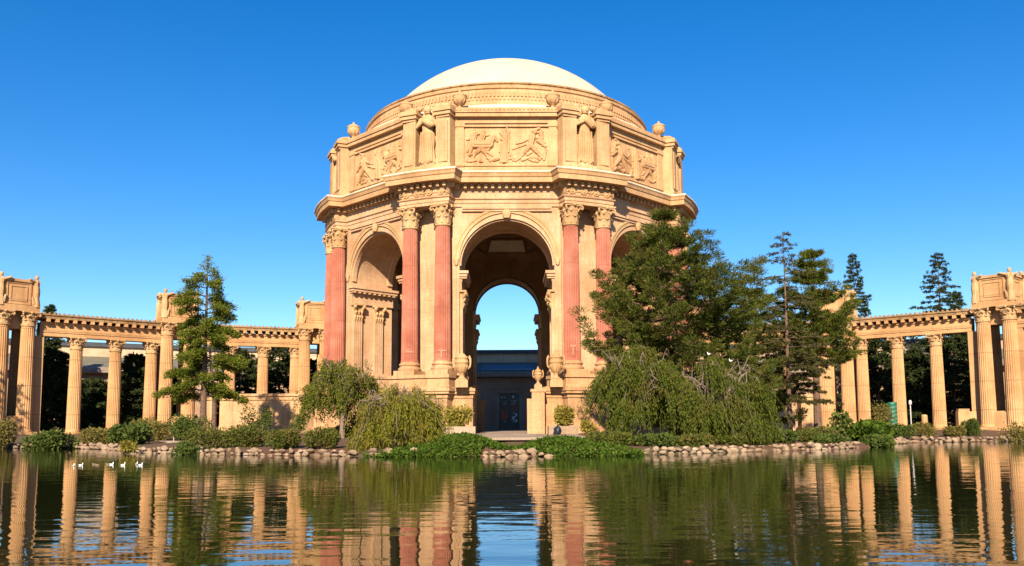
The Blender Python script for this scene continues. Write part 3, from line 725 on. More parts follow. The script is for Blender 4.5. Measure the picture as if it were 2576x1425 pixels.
# ================================================================== COLONNADES
def colonnade(sgn, label):
    B = [(71.5, -30), (57.7, -9.5), (43.3, 3.0), (27.0, 10.2), (12.5, 14.5)]
    B = [(sgn * x, y) for x, y in B]
    root = thing('colonnade', label, 'colonnade', (B[1][0], B[1][1], GZ))
    cf = make_column('column', root, .78, 1.45, 11.2, 0, 1.45, .45, M['colon'], M['orn'], M['colon'], False); cu = []
    tf = make_column('tall_column', root, .86, 1.45, 13.55, 0, 1.65, .45, M['colon'], M['orn'], M['colon'], False); tu = []
    dirs = []
    for i in range(len(B)):
        a = B[max(0, i - 1)]; b = B[min(len(B) - 1, i + 1)]
        dirs.append(math.atan2(b[1] - a[1], b[0] - a[0]))
    for i, (x, y) in enumerate(B):
        if i in (0, 4): continue
        th = dirs[i]; c, s = math.cos(th), math.sin(th)
        L = lambda p, x=x, y=y, c=c, s=s: (x + p[0] * c - p[1] * s, y + p[0] * s + p[1] * c, p[2])
        for q in (-1.4, 1.4):
            for r in (-1.4, 1.4):
                px, py, _ = L((q, r, 0)); put_column(tf, tu, px, py, th, root)
        # pedestal walls between the tall columns
        pm = MB()
        for q in (-1.4, 1.4):
            pm.box((q, 0, 2.0), (.9, 2.8, 2.2), T=L); pm.box((0, q, 2.0), (2.8, .9, 2.2), T=L)
        pm.box((0, 0, 1.1), (5.0, 5.0, .5), T=L); pm.box((0, 0, 3.12), (3.2, 3.2, .14), T=L)
        pm.build('pedestal', M['colon'], root)
        pm = MB(); pm.box((0, .0, 14.2), (2.2, 2.2, 2.0), T=L); pm.build('core_block', M['colon'], root)
        # great planter box with corner figures
        bx = MB()
        bx.box((0, 0, 15.55), (4.55, 4.55, .7), T=L); bx.box((0, 0, 17.35), (3.9, 3.9, 2.95), T=L); bx.box((0, 0, 18.75), (4.35, 4.35, .3), T=L); bx.box((0, 0, 18.55), (4.1, 4.1, .14), T=L)
        for k in range(4):
            a2 = k * math.pi / 2; c2, s2 = math.cos(a2), math.sin(a2)
            F = lambda p, c2=c2, s2=s2, L=L: L((p[0] * c2 - p[1] * s2, p[0] * s2 + p[1] * c2, p[2]))
            for hw, hz, w0, dp in ((1.25, 1.2, 1.97, .14), (.85, .82, 1.97, .1)):
                for q in (-1, 1):
                    bx.box((q * hw, w0, 17.25), (.14, dp, hz * 2 + .14), T=F); bx.box((0, w0, 17.25 + q * hz), (hw * 2 - .14, dp - .01, .14), T=F)
        bxo = bx.build('planter_box', M['colon'], root)
        for k in range(4):
            fg = MB()
            a2 = math.pi / 4 + k * math.pi / 2; c2, s2 = math.cos(a2), math.sin(a2)
            F = lambda p, c2=c2, s2=s2, L=L: L((2.72 * c2 + p[0] * -s2 + p[1] * c2, 2.72 * s2 + p[0] * c2 + p[1] * s2, 15.75 + p[2]))
            H = 3.75
            rg = []
            for t, a_, b_ in ((0, .5, .45), (.12, .42, .4), (.3, .34, .3), (.45, .4, .36), (.58, .38, .32), (.66, .32, .26), (.78, .44, .3), (.84, .36, .24), (.87, .14, .13)):
                rg.append([(a_ * (1 + .08 * math.sin(6 * j * math.pi / 8)) * math.cos(j * math.pi / 8), b_ * math.sin(j * math.pi / 8), t * H) for j in range(16)])
            fg.rings(rg, cap0=True, cap1=True, T=F)
            fg.lathe([(.04, -.28), (.17, -.2), (.23, 0), (.2, .18), (.04, .28)], n=10, T=lambda p, F=F: F((p[0], -.05 + p[1], H * .94 + p[2])))
            for q in (-1, 1):
                fg.capsule((q * .4, -.05, H * .80), (q * .95, -.35, H * .86), .15, .13, 7, F)
                fg.capsule((q * .3, -.1, H * .1), (q * .5, -.2, H * .3), .25, .1, 7, F)
            fg.build('corner_figure', M['orn'], bxo)
    # entablature of each bay and its columns
    for i in range(len(B) - 1):
        a, b = Vector(B[i]), Vector(B[i + 1]); d = (b - a); Lb = d.length; d.normalize()
        inset0 = (2.9 if i == 1 else 2.15) if i != 0 else 0; inset1 = 2.15 if i + 1 != 4 else 0
        p0, p1 = a + d * inset0, b - d * inset1
        path = [tuple(p0), tuple(p1)]
        # symmetric section: both long sides and the top
        em = MB(); cm = MB()
        for P in (path, path[::-1]):
            em.sweep(P, [(0, 12.62), (.72, 12.62), (.72, 13.05), (.8, 13.08), (.8, 13.5), (.76, 13.55), (.76, 14.0), (.9, 14.05), (.9, 14.3), (.5, 14.3)], closed=False, cap=True)
            cm.sweep(P, [(0, 14.62), (1.5, 14.62), (1.55, 14.9), (1.68, 15.0), (1.7, 15.12), (1.45, 15.2), (0, 15.3)], closed=False, cap=True)
            dentils(em, P, .7, 14.25, 14.62, .42, .78, .55, closed=False, margin=.2)
            dentils(cm, P, 1.52, 15.1, 15.34, .2, .14, .32, closed=False, margin=.1)
        em.build('entablature', M['colon'], root); cm.build('cornice', M['corn'], root)
        nb = (3 if i < 3 else 2)
        for k in range(nb):
            q = a + d * (Lb * {1: (.374, .61, .838), 2: (.38, .62, .862)}.get(i, (.3, .55, .8))[k]); put_column(cf, cu, q.x, q.y, math.atan2(d.y, d.x), root)
        # half engaged end piers of each bay
        for q in ((p1,) if i == 0 else (p0,) if i == 1 else ()):
            e = MB(); e.box((q.x, q.y, 6.85), (1.0, 1.35, 11.55), math.atan2(d.y, d.x)); e.build('end_pier', M['colon'], root)
    return root
cl = colonnade(-1, 'curved tan colonnade running behind the conifer left of the rotunda')
cr = colonnade(1, 'curved tan colonnade running behind the pines right of the rotunda')

# low walls from the rotunda towards the colonnades
for sgn, lab in ((-1, 'stained tan garden wall in tree shade left of the rotunda'), (1, 'tan garden wall half hidden by trees right of the rotunda')):
    wm = MB()
    path = [(sgn * 34.6, -4.6), (sgn * 24.0, -5.2)]
    if sgn > 0: path = path[::-1]
    for P in (path, path[::-1]):
        wm.sweep(P, [(0, .6), (.75, .6), (.75, 1.9), (.6, 2.0), (.6, 4.9), (.72, 5.0), (.72, 5.35), (.9, 5.45), (.9, 5.75), (0, 5.8)], closed=False, cap=True)
    o = wm.build('garden_wall', M['base']); tag(o, lab, 'wall')
    o2 = MB(); o2.box((sgn * 36.2, -4.5, 2.9), (1.5, 1.5, 4.4)); o2.box((sgn * 36.2, -4.5, 5.2), (1.8, 1.8, .3)); o2.box((sgn * 36.2, -4.5, 1.0), (1.8, 1.8, .8))
    tag(o2.build('gate_pier', M['base']), ('square tan gate pier beside the left conifer trunk' if sgn < 0 else 'square tan gate pier behind the pines on the right'), 'pier')

# ================================================================== EXHIBITION HALL
hall = thing('exhibition_hall', 'long low curved hall with grey roof seen behind the arch and columns', 'hall', (0, 48, .7))
HP = [(-112, -60), (-106, -25), (-92, 2), (-70, 23), (-47, 35), (-24, 41), (-8, 42.5), (8, 42.5), (24, 41), (47, 35), (70, 23), (92, 2), (106, -25), (112, -60)]
hm = MB(); hm.sweep(HP, [(-.1, .4), (0, .4), (0, 10.4)], closed=False); hm.build('wall', M['hallwall'], hall)
hm = MB(); hm.sweep(HP, [(0, 10.2), (1.2, 10.3), (1.3, 10.35), (1.35, 11.1), (1.1, 11.2)], closed=False); hm.build('eave', M['eave'], hall)
hm = MB(); hm.sweep(HP, [(1.1, 11.2), (-6.5, 13.4)], closed=False); hm.sweep(HP, [(-7.3, 15.7), (-34, 16.2), (-34.2, .4)], closed=False); rfo = hm.build('roof', M['roof'], hall)
hm = MB(); hm.sweep(HP, [(-6.5, 13.3), (-6.5, 15.0)], closed=False); hm.build('clerestory', M['hallband'], hall)
hm = MB(); hm.sweep(HP, [(-6.5, 15.0), (-6.1, 15.0), (-6.05, 15.55), (-6.6, 15.75), (-7.5, 15.75)], closed=False); hm.build('ridge', M['roofdark'], hall)
sk = MB(); sl_ = 2.2 / 7.6
sk.add([(-4.7, 42.5 - .4, 11.66), (4.9, 42.5 - .4, 11.66), (4.3, 42.5 + 3.2, 12.72), (-4.1, 42.5 + 3.2, 12.72)], [(0, 1, 2, 3)])
sk.add([(-4.7, 42.1, 11.5), (4.9, 42.1, 11.5), (4.9, 42.1, 11.66), (-4.7, 42.1, 11.66)], [(0, 1, 2, 3)])
sko = sk.build('skylight', M['glassblue'], hall)
rb = MB()
for i in range(13):
    x0_, x1_ = -4.6 + i * .785, -4.0 + i * .685
    rb.tube([(x0_, 42.12, 11.68), (x1_, 45.65, 12.74)], .055, 4)
rb.build('ribs', M['panelgrey'], sko)
df = MB()
DX = .28
for s in (-1, 1): df.box((DX + s * 2.15, 42.32, 4.1), (.75, .36, 7.0))
df.box((DX, 42.32, 7.9), (5.05, .36, .85)); df.box((DX, 42.26, 8.45), (5.5, .5, .25))
df.build('door_surround', M['hallwall'], hall)
for s in (-1, 1):
    dl = MB(); dl.box((DX + s * .89, 42.42, 4.05), (1.72, .1, 6.8)); dl.box((DX + s * .08, 42.35, 4.05), (.12, .08, 6.7)); dl.box((DX + s * 1.7, 42.35, 4.05), (.1, .08, 6.7))
    do = dl.build('door', M['doorgreen'], hall)
    rr = random.Random(3 + s)
    for nm, mt, zs_ in (('red_pane', 'panelred', ((2.6, 4.4, 1.0), (4.7, 5.3, .4)) if s < 0 else ((4.4, 5.6, .8),)), ('grey_pane', 'panelgrey', ((5.4, 6.4, .7),)), ('pale_pane', 'panelpale', ((6.6, 7.0, .12), (2.4, 2.6, .1)) if s < 0 else ((2.35, 4.3, .55), (6.7, 6.9, .08)))):
        for z0, z1, den in zs_:
            pm = MB()
            for i in range(max(3, int((z1 - z0) / .22))):
                for j in range(4):
                    if rr.random() > den * .85: continue
                    sz = rr.uniform(.09, .17)
                    pm.lathe([(.001, .0), (sz * .8, .01), (sz, .03), (sz * .8, .05), (.001, .06)], n=8, T=lambda p, x=DX + s * .88 + (j - 1.5) * .24 + rr.uniform(-.04, .04), z=z0 + .11 + i * .22, k=rr.uniform(.8, 1.4): (x + p[0], 42.36 - p[2], z + p[1] * k))
            if pm.v: pm.build(nm, M[mt], do)

# ================================================================== GROUND, WATER
SH = [at_z(px, py - 2.5, 0) for px, py in ((0, 1131), (90, 1131), (180, 1132), (255, 1134), (300, 1138), (330, 1142), (380, 1144), (480, 1147), (640, 1149), (760, 1151), (880, 1152), (1060, 1153), (1270, 1153), (1470, 1151), (1700, 1146), (1950, 1139.5), (2130, 1133), (2215, 1128.5), (2245, 1122), (2300, 1117), (2400, 1115.5), (2576, 1113))]
front = [(p.x, p.y) for p in SH]
loop = [(-66, -48), (-55, -39)] + front + [(62, -27), (72, -40), (74, -70), (60, -96), (30, -104.5), (0, -105.2), (-30, -104.5), (-60, -96), (-74, -75)]
# resample
def resample(P, closed, step):
    out = []
    n = len(P)
    for i in range(n if closed else n - 1):
        a, b = P[i], P[(i + 1) % n]; L = math.hypot(b[0] - a[0], b[1] - a[1]); k = max(1, int(L / step))
        for j in range(k): out.append((a[0] + (b[0] - a[0]) * j / k, a[1] + (b[1] - a[1]) * j / k))
    if not closed: out.append(P[-1])
    return out
LPA = np.array(resample(loop, True, 1.0))
def shore_dist(x, y):
    """distance to the shoreline, positive on land"""
    x = np.asarray(x, float).ravel(); y = np.asarray(y, float).ravel()
    A = np.array(loop); Bq = np.roll(A, -1, 0); best = np.full(len(x), 1e9); ins = np.zeros(len(x), bool)
    for a, b in zip(A, Bq):
        d = b - a; t = np.clip(((x - a[0]) * d[0] + (y - a[1]) * d[1]) / (d @ d), 0, 1)
        best = np.minimum(best, np.hypot(x - a[0] - d[0] * t, y - a[1] - d[1] * t))
        cr = (a[1] > y) != (b[1] > y)
        with np.errstate(divide='ignore', invalid='ignore'):
            xi = a[0] + (y - a[1]) * d[0] / d[1]
        ins ^= cr & (x < xi)
    return np.where(ins, -best, best)
def gzs(x, y):
    d = shore_dist(x, y)
    z = np.interp(d, (-4, -1, .3, .75, .95, 1.6, 3.2, 6, 14), (-1.4, -.7, -.12, .02, .28, .36, .44, .58, .98))
    return np.where((np.asarray(y).ravel() < -88) & (z > 0), z * .35, z)
def gz(x, y): return float(gzs([x], [y])[0])
gx_ = np.concatenate([[-4000, -900, -300, -150, -110], np.arange(-84, 84.1, .6), [110, 150, 300, 900, 4000]])
gy_ = np.concatenate([[-4000, -900, -300, -160], np.arange(-112, -16, .6), np.arange(-14, 30, 4), [60, 150, 400, 1000, 4000]])
GX, GY = np.meshgrid(gx_, gy_); GZZ = gzs(GX, GY).reshape(GX.shape)
GZZ = GZZ + np.where(GZZ > .3, .05 * np.sin(GX * 1.3 + 2 * np.sin(GY * .7)) * np.sin(GY * 1.1), 0)
me = bpy.data.meshes.new('ground'); nx_, ny_ = len(gx_), len(gy_)
co_ = np.stack([GX, GY, GZZ], -1).reshape(-1, 3)
idx = np.arange(nx_ * ny_).reshape(ny_, nx_)
q_ = np.stack([idx[:-1, :-1], idx[:-1, 1:], idx[1:, 1:], idx[1:, :-1]], -1).reshape(-1, 4)
me.from_pydata(co_.tolist(), [], q_.tolist()); me.update()
tag(link('ground', me, M['ground'], smooth=True), None, None, kind='structure')
wm = MB(); wm.add([(-90, -112, 0), (90, -112, 0), (90, 0, 0), (-90, 0, 0)], [(0, 1, 2, 3)])
tag(wm.build('water', M['water']), None, None, kind='structure')
pm = MB(); pm.box((0, -4, .93), (6.6, 92, .18)); pm.box((0, -38, .9), (12, 19, .2))
tag(pm.build('path', M['paving']), None, None, kind='structure')
pm = MB(); q0, q1 = at_z(345, 1112, .46), at_z(480, 1114, .46)
pm.sweep([(q0.x + 2, q0.y - .4), (q0.x + 4, q0.y), (q1.x, q1.y), (q1.x + 2, q1.y + .4)], [(0, .4), (.0, .62), (2.2, .62), (2.2, .4)], closed=False)
tag(pm.build('gravel_path', M['paving']), None, None, kind='structure')

# ================================================================== ROCKS
rock_meshes = []
for k in range(9):
    import bmesh
    bm = bmesh.new(); bmesh.ops.create_icosphere(bm, subdivisions=2, radius=1.0)
    rk = random.Random(50 + k)
    pl = [(Vector((rk.gauss(0, 1), rk.gauss(0, 1), rk.gauss(0, 1))).normalized(), rk.uniform(.55, .85)) for _ in range(11)]
    for v in bm.verts:
        for nn, dd in pl:
            e = v.co.dot(nn) - dd
            if e > 0: v.co -= nn * e
        v.co += Vector((rk.uniform(-.03, .03), rk.uniform(-.03, .03), rk.uniform(-.03, .03)))
    me = bpy.data.meshes.new('rock'); bm.to_mesh(me); bm.free(); me.materials.append(M['rock'] if k < 6 else M['rockdark']); rock_meshes.append(me)
rr = random.Random(11)
def rock_row(path, step, sc_, zs_, label, group, kinds, inset=.25, rows=2, maxn=400):
    P = resample(path, False, .25)
    d = 0; cnt = 0; nxt = [0.0] * rows
    for i in range(1, len(P)):
        a, b = P[i - 1], P[i]; L = math.hypot(b[0] - a[0], b[1] - a[1]); d += L
        nx, ny = -(b[1] - a[1]) / max(L, 1e-6), (b[0] - a[0]) / max(L, 1e-6)
        for r_ in range(rows):
            if d >= nxt[r_] and cnt < maxn:
                s = sc_ * .88 * rr.choice((.65, .8, 1.0, 1.0, 1.3)); nxt[r_] = d + s * step * 1.36 * rr.uniform(.82, 1.05)
                o = bpy.data.objects.new('rock', rock_meshes[rr.choice(kinds)]); COL.objects.link(o)
                ins = inset + r_ * .32 + rr.uniform(-.1, .1)
                o.location = (b[0] + nx * ins, b[1] + ny * ins, zs_[r_] + rr.uniform(-.05, .07))
                o.scale = (s * rr.uniform(1.0, 1.6) * .5, s * rr.uniform(.7, 1.0) * .5, s * rr.uniform(.55, .85) * .5)
                o.rotation_euler = (rr.uniform(-.4, .4), rr.uniform(-.25, .25), math.atan2(ny, nx) + math.pi / 2 + rr.uniform(-.4, .4))
                tag(o, label, 'rock', group); cnt += 1
px_path = lambda a, b: [(p.x, p.y) for p in [at_z(x, -2.5 + np.interp(x, *zip(*((0, 1131), (300, 1138), (330, 1142), (480, 1147), (880, 1152), (1270, 1153), (1470, 1151), (1700, 1146), (2130, 1133), (2245, 1122)))), 0) for x in np.linspace(a, b, 24)]]
rock_row(px_path(322, 872), .80, .54, (.05, .28), 'pale angular rock edging the island left of the weeping willow', 'pale rocks along the left island shore', (0, 1, 2, 3, 4, 5), rows=2)
rock_row(px_path(925, 1066), .85, .64, (.08, .34), 'pale blocky rock between the weeping willow and the ivy', 'pale rocks between willow and ivy', (0, 1, 3, 5), rows=2)
rock_row(px_path(1212, 1345), .82, .44, (.06, .28), 'pale rounded rock in the gap between the two ivy mounds', 'pale rocks between the ivy mounds', (0, 2, 3, 4), rows=2)
rock_row(px_path(1362, 1384), .85, .6, (.08,), 'pink tinged rock alone below the right ivy mound', 'rocks below the right ivy mound', (1, 2), rows=1)
rock_row(px_path(1474, 2240), .88, .54, (.05, .30), 'grey tan rock in the shore edging below the right hand trees', 'rocks along the shore below the pines', (0, 2, 4, 5, 6, 7), rows=2)
rock_row(front[0:5], .95, .62, (.10, .32), 'small dull rock edging the far left bank below the colonnade', 'dull rocks along the far left bank', (6, 7, 8), rows=2, maxn=60)
rock_row(front[18:22], .95, .66, (.10, .34), 'small dull rock edging the far right bank below the colonnade', 'dull rocks along the far right bank', (6, 7, 8, 4), rows=2, maxn=60)

# ================================================================== VEGETATION
def quads_mesh(name, V):
    """V: (n,4,3) quads"""
    n = len(V); me = bpy.data.meshes.new(name)
    me.vertices.add(n * 4); me.vertices.foreach_set('co', V.reshape(-1).astype(np.float32))
    me.loops.add(n * 4); me.loops.foreach_set('vertex_index', np.arange(n * 4, dtype=np.int32))
    me.polygons.add(n); me.polygons.foreach_set('loop_start', np.arange(0, n * 4, 4, dtype=np.int32)); me.polygons.foreach_set('loop_total', np.full(n, 4, dtype=np.int32))
    me.update(calc_edges=True); return me
def unit(a): return a / np.maximum(1e-9, np.linalg.norm(a, axis=-1, keepdims=True))
def leaves(c, ax, L, W, rng, side=None):
    """leaf-shaped quads at c along ax, length L and width W arrays"""
    n = len(c); ax = unit(ax)
    if side is None: side = rng.normal(size=(n, 3))
    s = unit(np.cross(ax, side)); L = np.broadcast_to(L, (n,))[:, None]; W = np.broadcast_to(W, (n,))[:, None]
    V = np.empty((n, 4, 3))
    V[:, 0] = c; V[:, 1] = c + ax * L * .5 + s * W * .5; V[:, 2] = c + ax * L; V[:, 3] = c + ax * L * .5 - s * W * .5
    return V
def conifer(name, label, cat, base, H, rad, mat, bark='bark', seed=1, start=.12, nb=90, prof=None, rise=.1, droop=.25, leafL=.34, leafW=.12, per=26, tuft=0.0, trunk=.32, skip=None, group=None, sub=7, lat=.42, fat=1.0, dens=None, upturn=0.0, lean=(0, 0), twin=False):
    rng = np.random.default_rng(seed)
    t = thing(name, label, cat, base, group)
    B = np.array(base, float)
    tm = MB()
    tp = lambda f: (B[0] + lean[0] * f, B[1] + lean[1] * f, B[2] + H * f)
    fs_ = (0, .04, .25, .5, .75, 1.0)
    tm.tube([tp(f) for f in fs_], [trunk * (1.35 if f == 0 else (1 - .93 * f)) for f in fs_], 10)
    if twin: tm.tube([(B[0] + 1.0 * trunk / .4, B[1] + .5, B[2]), (B[0] + .9, B[1] + .4, B[2] + H * .2), (B[0] + .4, B[1], B[2] + H * .5)], [trunk * .7, trunk * .6, trunk * .25], 8)
    if prof is None: prof = lambda f: (1 - f) ** .8 + .04
    C = []; A = []
    for i in range(nb):
        f = start + (1 - start) * ((i + rng.random()) / nb) ** .95
        az = i * 2.39996 + rng.normal() * .3
        if skip and skip(f, az): continue
        L = rad * prof(f) * rng.uniform(.62, 1.12)
        if L < .15: L = .15
        o = np.array(tp(f)); hd = np.array([math.cos(az), math.sin(az), 0])
        npt = 7; s = np.linspace(0, 1, npt)
        zz = L * (rise * s - droop * s ** 2 + upturn * s ** 4)
        pts = o + hd * (L * s)[:, None] + np.array([0, 0, 1.0]) * zz[:, None] + rng.normal(size=(npt, 3)) * .05 * L * s[:, None] * .5
        tm.tube([tuple(p) for p in pts], [max(.012, trunk * .22 * (1 - q * .9) * min(1, L / 3)) for q in s], 4, cap=False)
        side = np.array([-hd[1], hd[0], 0])
        m = max(3, int(sub * (L / rad) ** .7 * 2))
        for j in range(m):
            q = .18 + .82 * (j + rng.random()) / m
            k = q * (npt - 1); k0 = min(int(k), npt - 2); p = pts[k0] + (pts[k0 + 1] - pts[k0]) * (k - k0)
            sl2 = L * (lat * (1 - q * .75)) * rng.uniform(.5, 1.2) + .12
            d = unit(hd * .75 + side * (1 if j % 2 else -1) * rng.uniform(.4, 1.1) + np.array([0, 0, rng.normal() * .12 + rise * .3]))
            nn = max(4, int(per * (.4 + sl2 / max(.6, rad * .35)) * (dens(f) if dens else 1)))
            u = rng.random(nn)
            if tuft: u = u ** (1 - tuft * .6)
            c = p + d * (u * sl2)[:, None] + np.array([0, 0, -.12 * sl2]) * (u ** 2)[:, None] + rng.normal(size=(nn, 3)) * np.array([.10, .10, .06 + .10 * tuft]) * (.5 + tuft) * fat
            a = d + rng.normal(size=(nn, 3)) * (.5 + .4 * tuft) + np.array([0, 0, .35 * tuft])
            C.append(c); A.append(a)
    # leader
    nn = 50; u = rng.random(nn); C.append(np.array([tp(.93 + .07 * x) for x in u])); A.append(rng.normal(size=(nn, 3)) * .6 + np.array([0, 0, .5]))
    C = np.concatenate(C); A = np.concatenate(A); n = len(C)
    V = leaves(C, A, leafL * rng.uniform(.6, 1.25, n), leafW * rng.uniform(.7, 1.3, n), rng)
    tm.build('trunk', M[bark], t)
    link('crown', quads_mesh('crown', V), M[mat], t)
    return t
def pine(name, label, cat, base, H, rad, mat, bark='bark', seed=1, start=.2, whorls=15, per_whorl=6, prof=None, rise=.1, upturn=.3, L=.34, W=.06, tuft_n=120, tr=.5, trunk=.4, lean=(0, 0), group=None, flat=.5):
    """pine with layered boughs that end in brush-like tufts of needles"""
    rng = np.random.default_rng(seed); t = thing(name, label, cat, base, group); B = np.array(base, float); tm = MB()
    tp = lambda f: np.array([B[0] + lean[0] * f, B[1] + lean[1] * f, B[2] + H * f])
    fs_ = (0, .04, .25, .5, .75, 1.0)
    tm.tube([tuple(tp(f)) for f in fs_], [trunk * (1.35 if f == 0 else (1 - .93 * f)) for f in fs_], 10)
    C = []; A = []
    def tuft(p, d, r, n):
        u = rng.normal(size=(n, 3)); u = unit(u) * (rng.random((n, 1)) ** .5)
        C.append(p + u * np.array([r, r, r * flat])); A.append(u * .9 + d * .7 + np.array([0, 0, .55]) + rng.normal(size=(n, 3)) * .25)
    for w_ in range(whorls):
        f = start + (.985 - start) * (w_ + rng.uniform(-.25, .25)) / (whorls - 1) ; f = min(max(f, start), .985)
        a0 = rng.random() * 6.28
        for k in range(per_whorl):
            az = a0 + 2 * math.pi * (k + rng.uniform(-.3, .3)) / per_whorl
            Lb = max(.5, rad * prof(f) * rng.choice([.55, .75, .9, 1.0, 1.12]))
            hd = np.array([math.cos(az), math.sin(az), 0]); side = np.array([-hd[1], hd[0], 0])
            s_ = np.linspace(0, 1, 8)
            z_ = Lb * (rise * s_ - .22 * np.sin(s_ * math.pi) * rng.uniform(.3, 1.0) + upturn * s_ ** 3 * rng.uniform(.3, 1.2))
            pts = tp(f) + hd * (Lb * s_)[:, None] + np.stack([0 * z_, 0 * z_, z_], 1) + side * (Lb * .12 * rng.normal() * s_ ** 2)[:, None]
            tm.tube([tuple(p) for p in pts], [max(.015, trunk * .24 * (1 - q * .85) * min(1, Lb / 4)) for q in s_], 5, cap=False)
            m = max(3, int(Lb * 2.6))
            for j in range(m):
                q = .30 + .70 * (j + rng.random() * .6) / m
                kk = q * 7; k0 = min(int(kk), 6); p = pts[k0] + (pts[k0 + 1] - pts[k0]) * (kk - k0)
                lat = Lb * .22 * (1.15 - q) * rng.uniform(-1, 1) * 1.6
                p2 = p + side * lat + hd * abs(lat) * .5 + np.array([0, 0, rng.uniform(-.05, .2)])
                if abs(lat) > .3: tm.tube([tuple(p), tuple(p2)], [.03, .012], 3, cap=False)
                tuft(p2, hd * .8 + side * np.sign(lat) * .3, tr * rng.uniform(.6, 1.3) * (.7 + .35 * (q > .8)), int(tuft_n * rng.uniform(.7, 1.2)))
    for k in range(12): tuft(tp(.84 + .0145 * k) + rng.normal(size=3) * .12, np.array([0, 0, 1.0]), tr * (.9 - .035 * k), int(tuft_n * .8))
    C = np.concatenate(C); A = np.concatenate(A); n = len(C)
    V = leaves(C, A, L * rng.uniform(.6, 1.25, n), W * rng.uniform(.7, 1.3, n), rng)
    tm.build('trunk', M[bark], t); link('crown', quads_mesh('crown', V), M[mat], t)
    return t
def weeper(name, label, cat, base, H, rx, ry, mat, bark='barkgrey', seed=1, limbs=9, strands=420, lmin=.35, lmax=.8, leafL=.3, leafW=.06, per=30, trunk=.22, fork=.3, open_=0.0, dead=0, shape=None, floor=.3, group=None, clusters=60, zlow=.5):
    """tree whose thin twigs hang from arching limbs"""
    rng = np.random.default_rng(seed); B = np.array(base, float)
    t = thing(name, label, cat, base, group); tm = MB()
    f0 = B + np.array([.15, 0, H * fork])
    tm.tube([tuple(B), tuple(B + np.array([.05, 0, H * fork * .5])), tuple(f0)], [trunk * 1.3, trunk, trunk * .85], 9)
    tips = []
    for i in range(limbs):
        az = 2 * math.pi * (i + rng.random() * .6) / limbs
        ex = rng.uniform(.45, .95)
        end = B + np.array([rx * ex * math.cos(az), ry * ex * math.sin(az), H * rng.uniform(.72, .98) * (1 - .25 * ex ** 2)])
        s = np.linspace(0, 1, 7)[:, None]
        mid = f0 + (end - f0) * .45 + np.array([0, 0, H * .22])
        pts = f0 * (1 - s) ** 2 + 2 * mid * s * (1 - s) + end * s ** 2 + rng.normal(size=(7, 3)) * .06 * s
        tm.tube([tuple(p) for p in pts], [trunk * .55 * (1 - .85 * q) + .012 for q in s[:, 0]], 6, cap=False)
        for j in range(5):
            p = pts[3 + j % 4]; e = p + np.array([rng.normal() * rx * .28, rng.normal() * ry * .28, rng.uniform(-.02, .14) * H])
            tm.tube([tuple(p), tuple((p + e) / 2 + np.array([0, 0, .08 * H])), tuple(e)], [trunk * .14, trunk * .09, .010], 4, cap=False); tips.append(e)
        tips += [pts[k] for k in (3, 4, 5, 6)]
    tips = np.array(tips)
    C = []; A = []
    CL = []
    for i in range(clusters):
        az = rng.random() * 2 * math.pi; q = math.sqrt(rng.random())
        x, y = rx * q * math.cos(az), ry * q * math.sin(az)
        z = H * (1 - .40 * q ** 2.6) * (rng.uniform(.86, 1.02) if rng.random() < .5 else rng.uniform(zlow, .95))
        if shape: z *= shape(x / rx, y / ry)
        CL.append((x, y, z, q, rng.uniform(.55, 1.25), rng.uniform(.7, 1.3), unit(np.array([x / rx, y / ry, 0]) + rng.normal(size=3) * np.array([.35, .35, 0]))))
        k = tips[np.argmin(np.linalg.norm(tips - (B + np.array([x, y, z])), axis=1))]
        tm.tube([tuple(k), tuple((k + B + np.array([x, y, z])) / 2 + np.array([0, 0, .15])), tuple(B + np.array([x, y, z]))], [.03, .022, .012], 3, cap=False)
    for i in range(strands):
        x, y, z, q, cr, cl_, od = CL[rng.integers(clusters)]
        r2 = rng.normal(size=3) * np.array([.42, .42, .22]) * cr
        p = B + np.array([x, y, z]) + r2 - np.array([0, 0, .5 * (r2[0] ** 2 + r2[1] ** 2)])
        ln = min(H * rng.uniform(lmin, lmax) * cl_, p[2] - B[2] - floor * rng.uniform(.3, 1.6))
        out = od * rng.uniform(.1, .5) * min(1, q * 1.4)
        if ln < .3: continue
        s = rng.random(per) ** .85
        c = p + np.stack([out[0] * ln * np.sqrt(s), out[1] * ln * np.sqrt(s), -ln * s + .10 * ln * np.sin(s * 3.1)], 1) + rng.normal(size=(per, 3)) * .07
        a = np.array([out[0], out[1], -1.0]) + rng.normal(size=(per, 3)) * (.32 + open_)
        C.append(c); A.append(a)
        if i % 5 == 0: tm.tube([tuple(p), tuple(p + np.array([out[0], out[1], -1]) * ln * .5), tuple(p + np.array([out[0] * 1.3, out[1] * 1.3, -1]) * ln * .95)], .011, 3, cap=False)
    for i in range(dead):
        k = tips[rng.integers(len(tips))]; e = k + np.array([rng.normal() * .9, rng.normal() * .6, rng.uniform(-1.6, .2)])
        tm.tube([tuple(k), tuple((k + e) / 2 + np.array([0, 0, .35])), tuple(e)], [.04, .03, .014], 4, cap=False)
    C = np.concatenate(C); A = np.concatenate(A); n = len(C)
    V = leaves(C, A, leafL * rng.uniform(.6, 1.3, n), leafW * rng.uniform(.7, 1.4, n), rng)
    tm.build('trunk', M[bark], t); link('crown', quads_mesh('crown', V), M[mat], t)
    return t
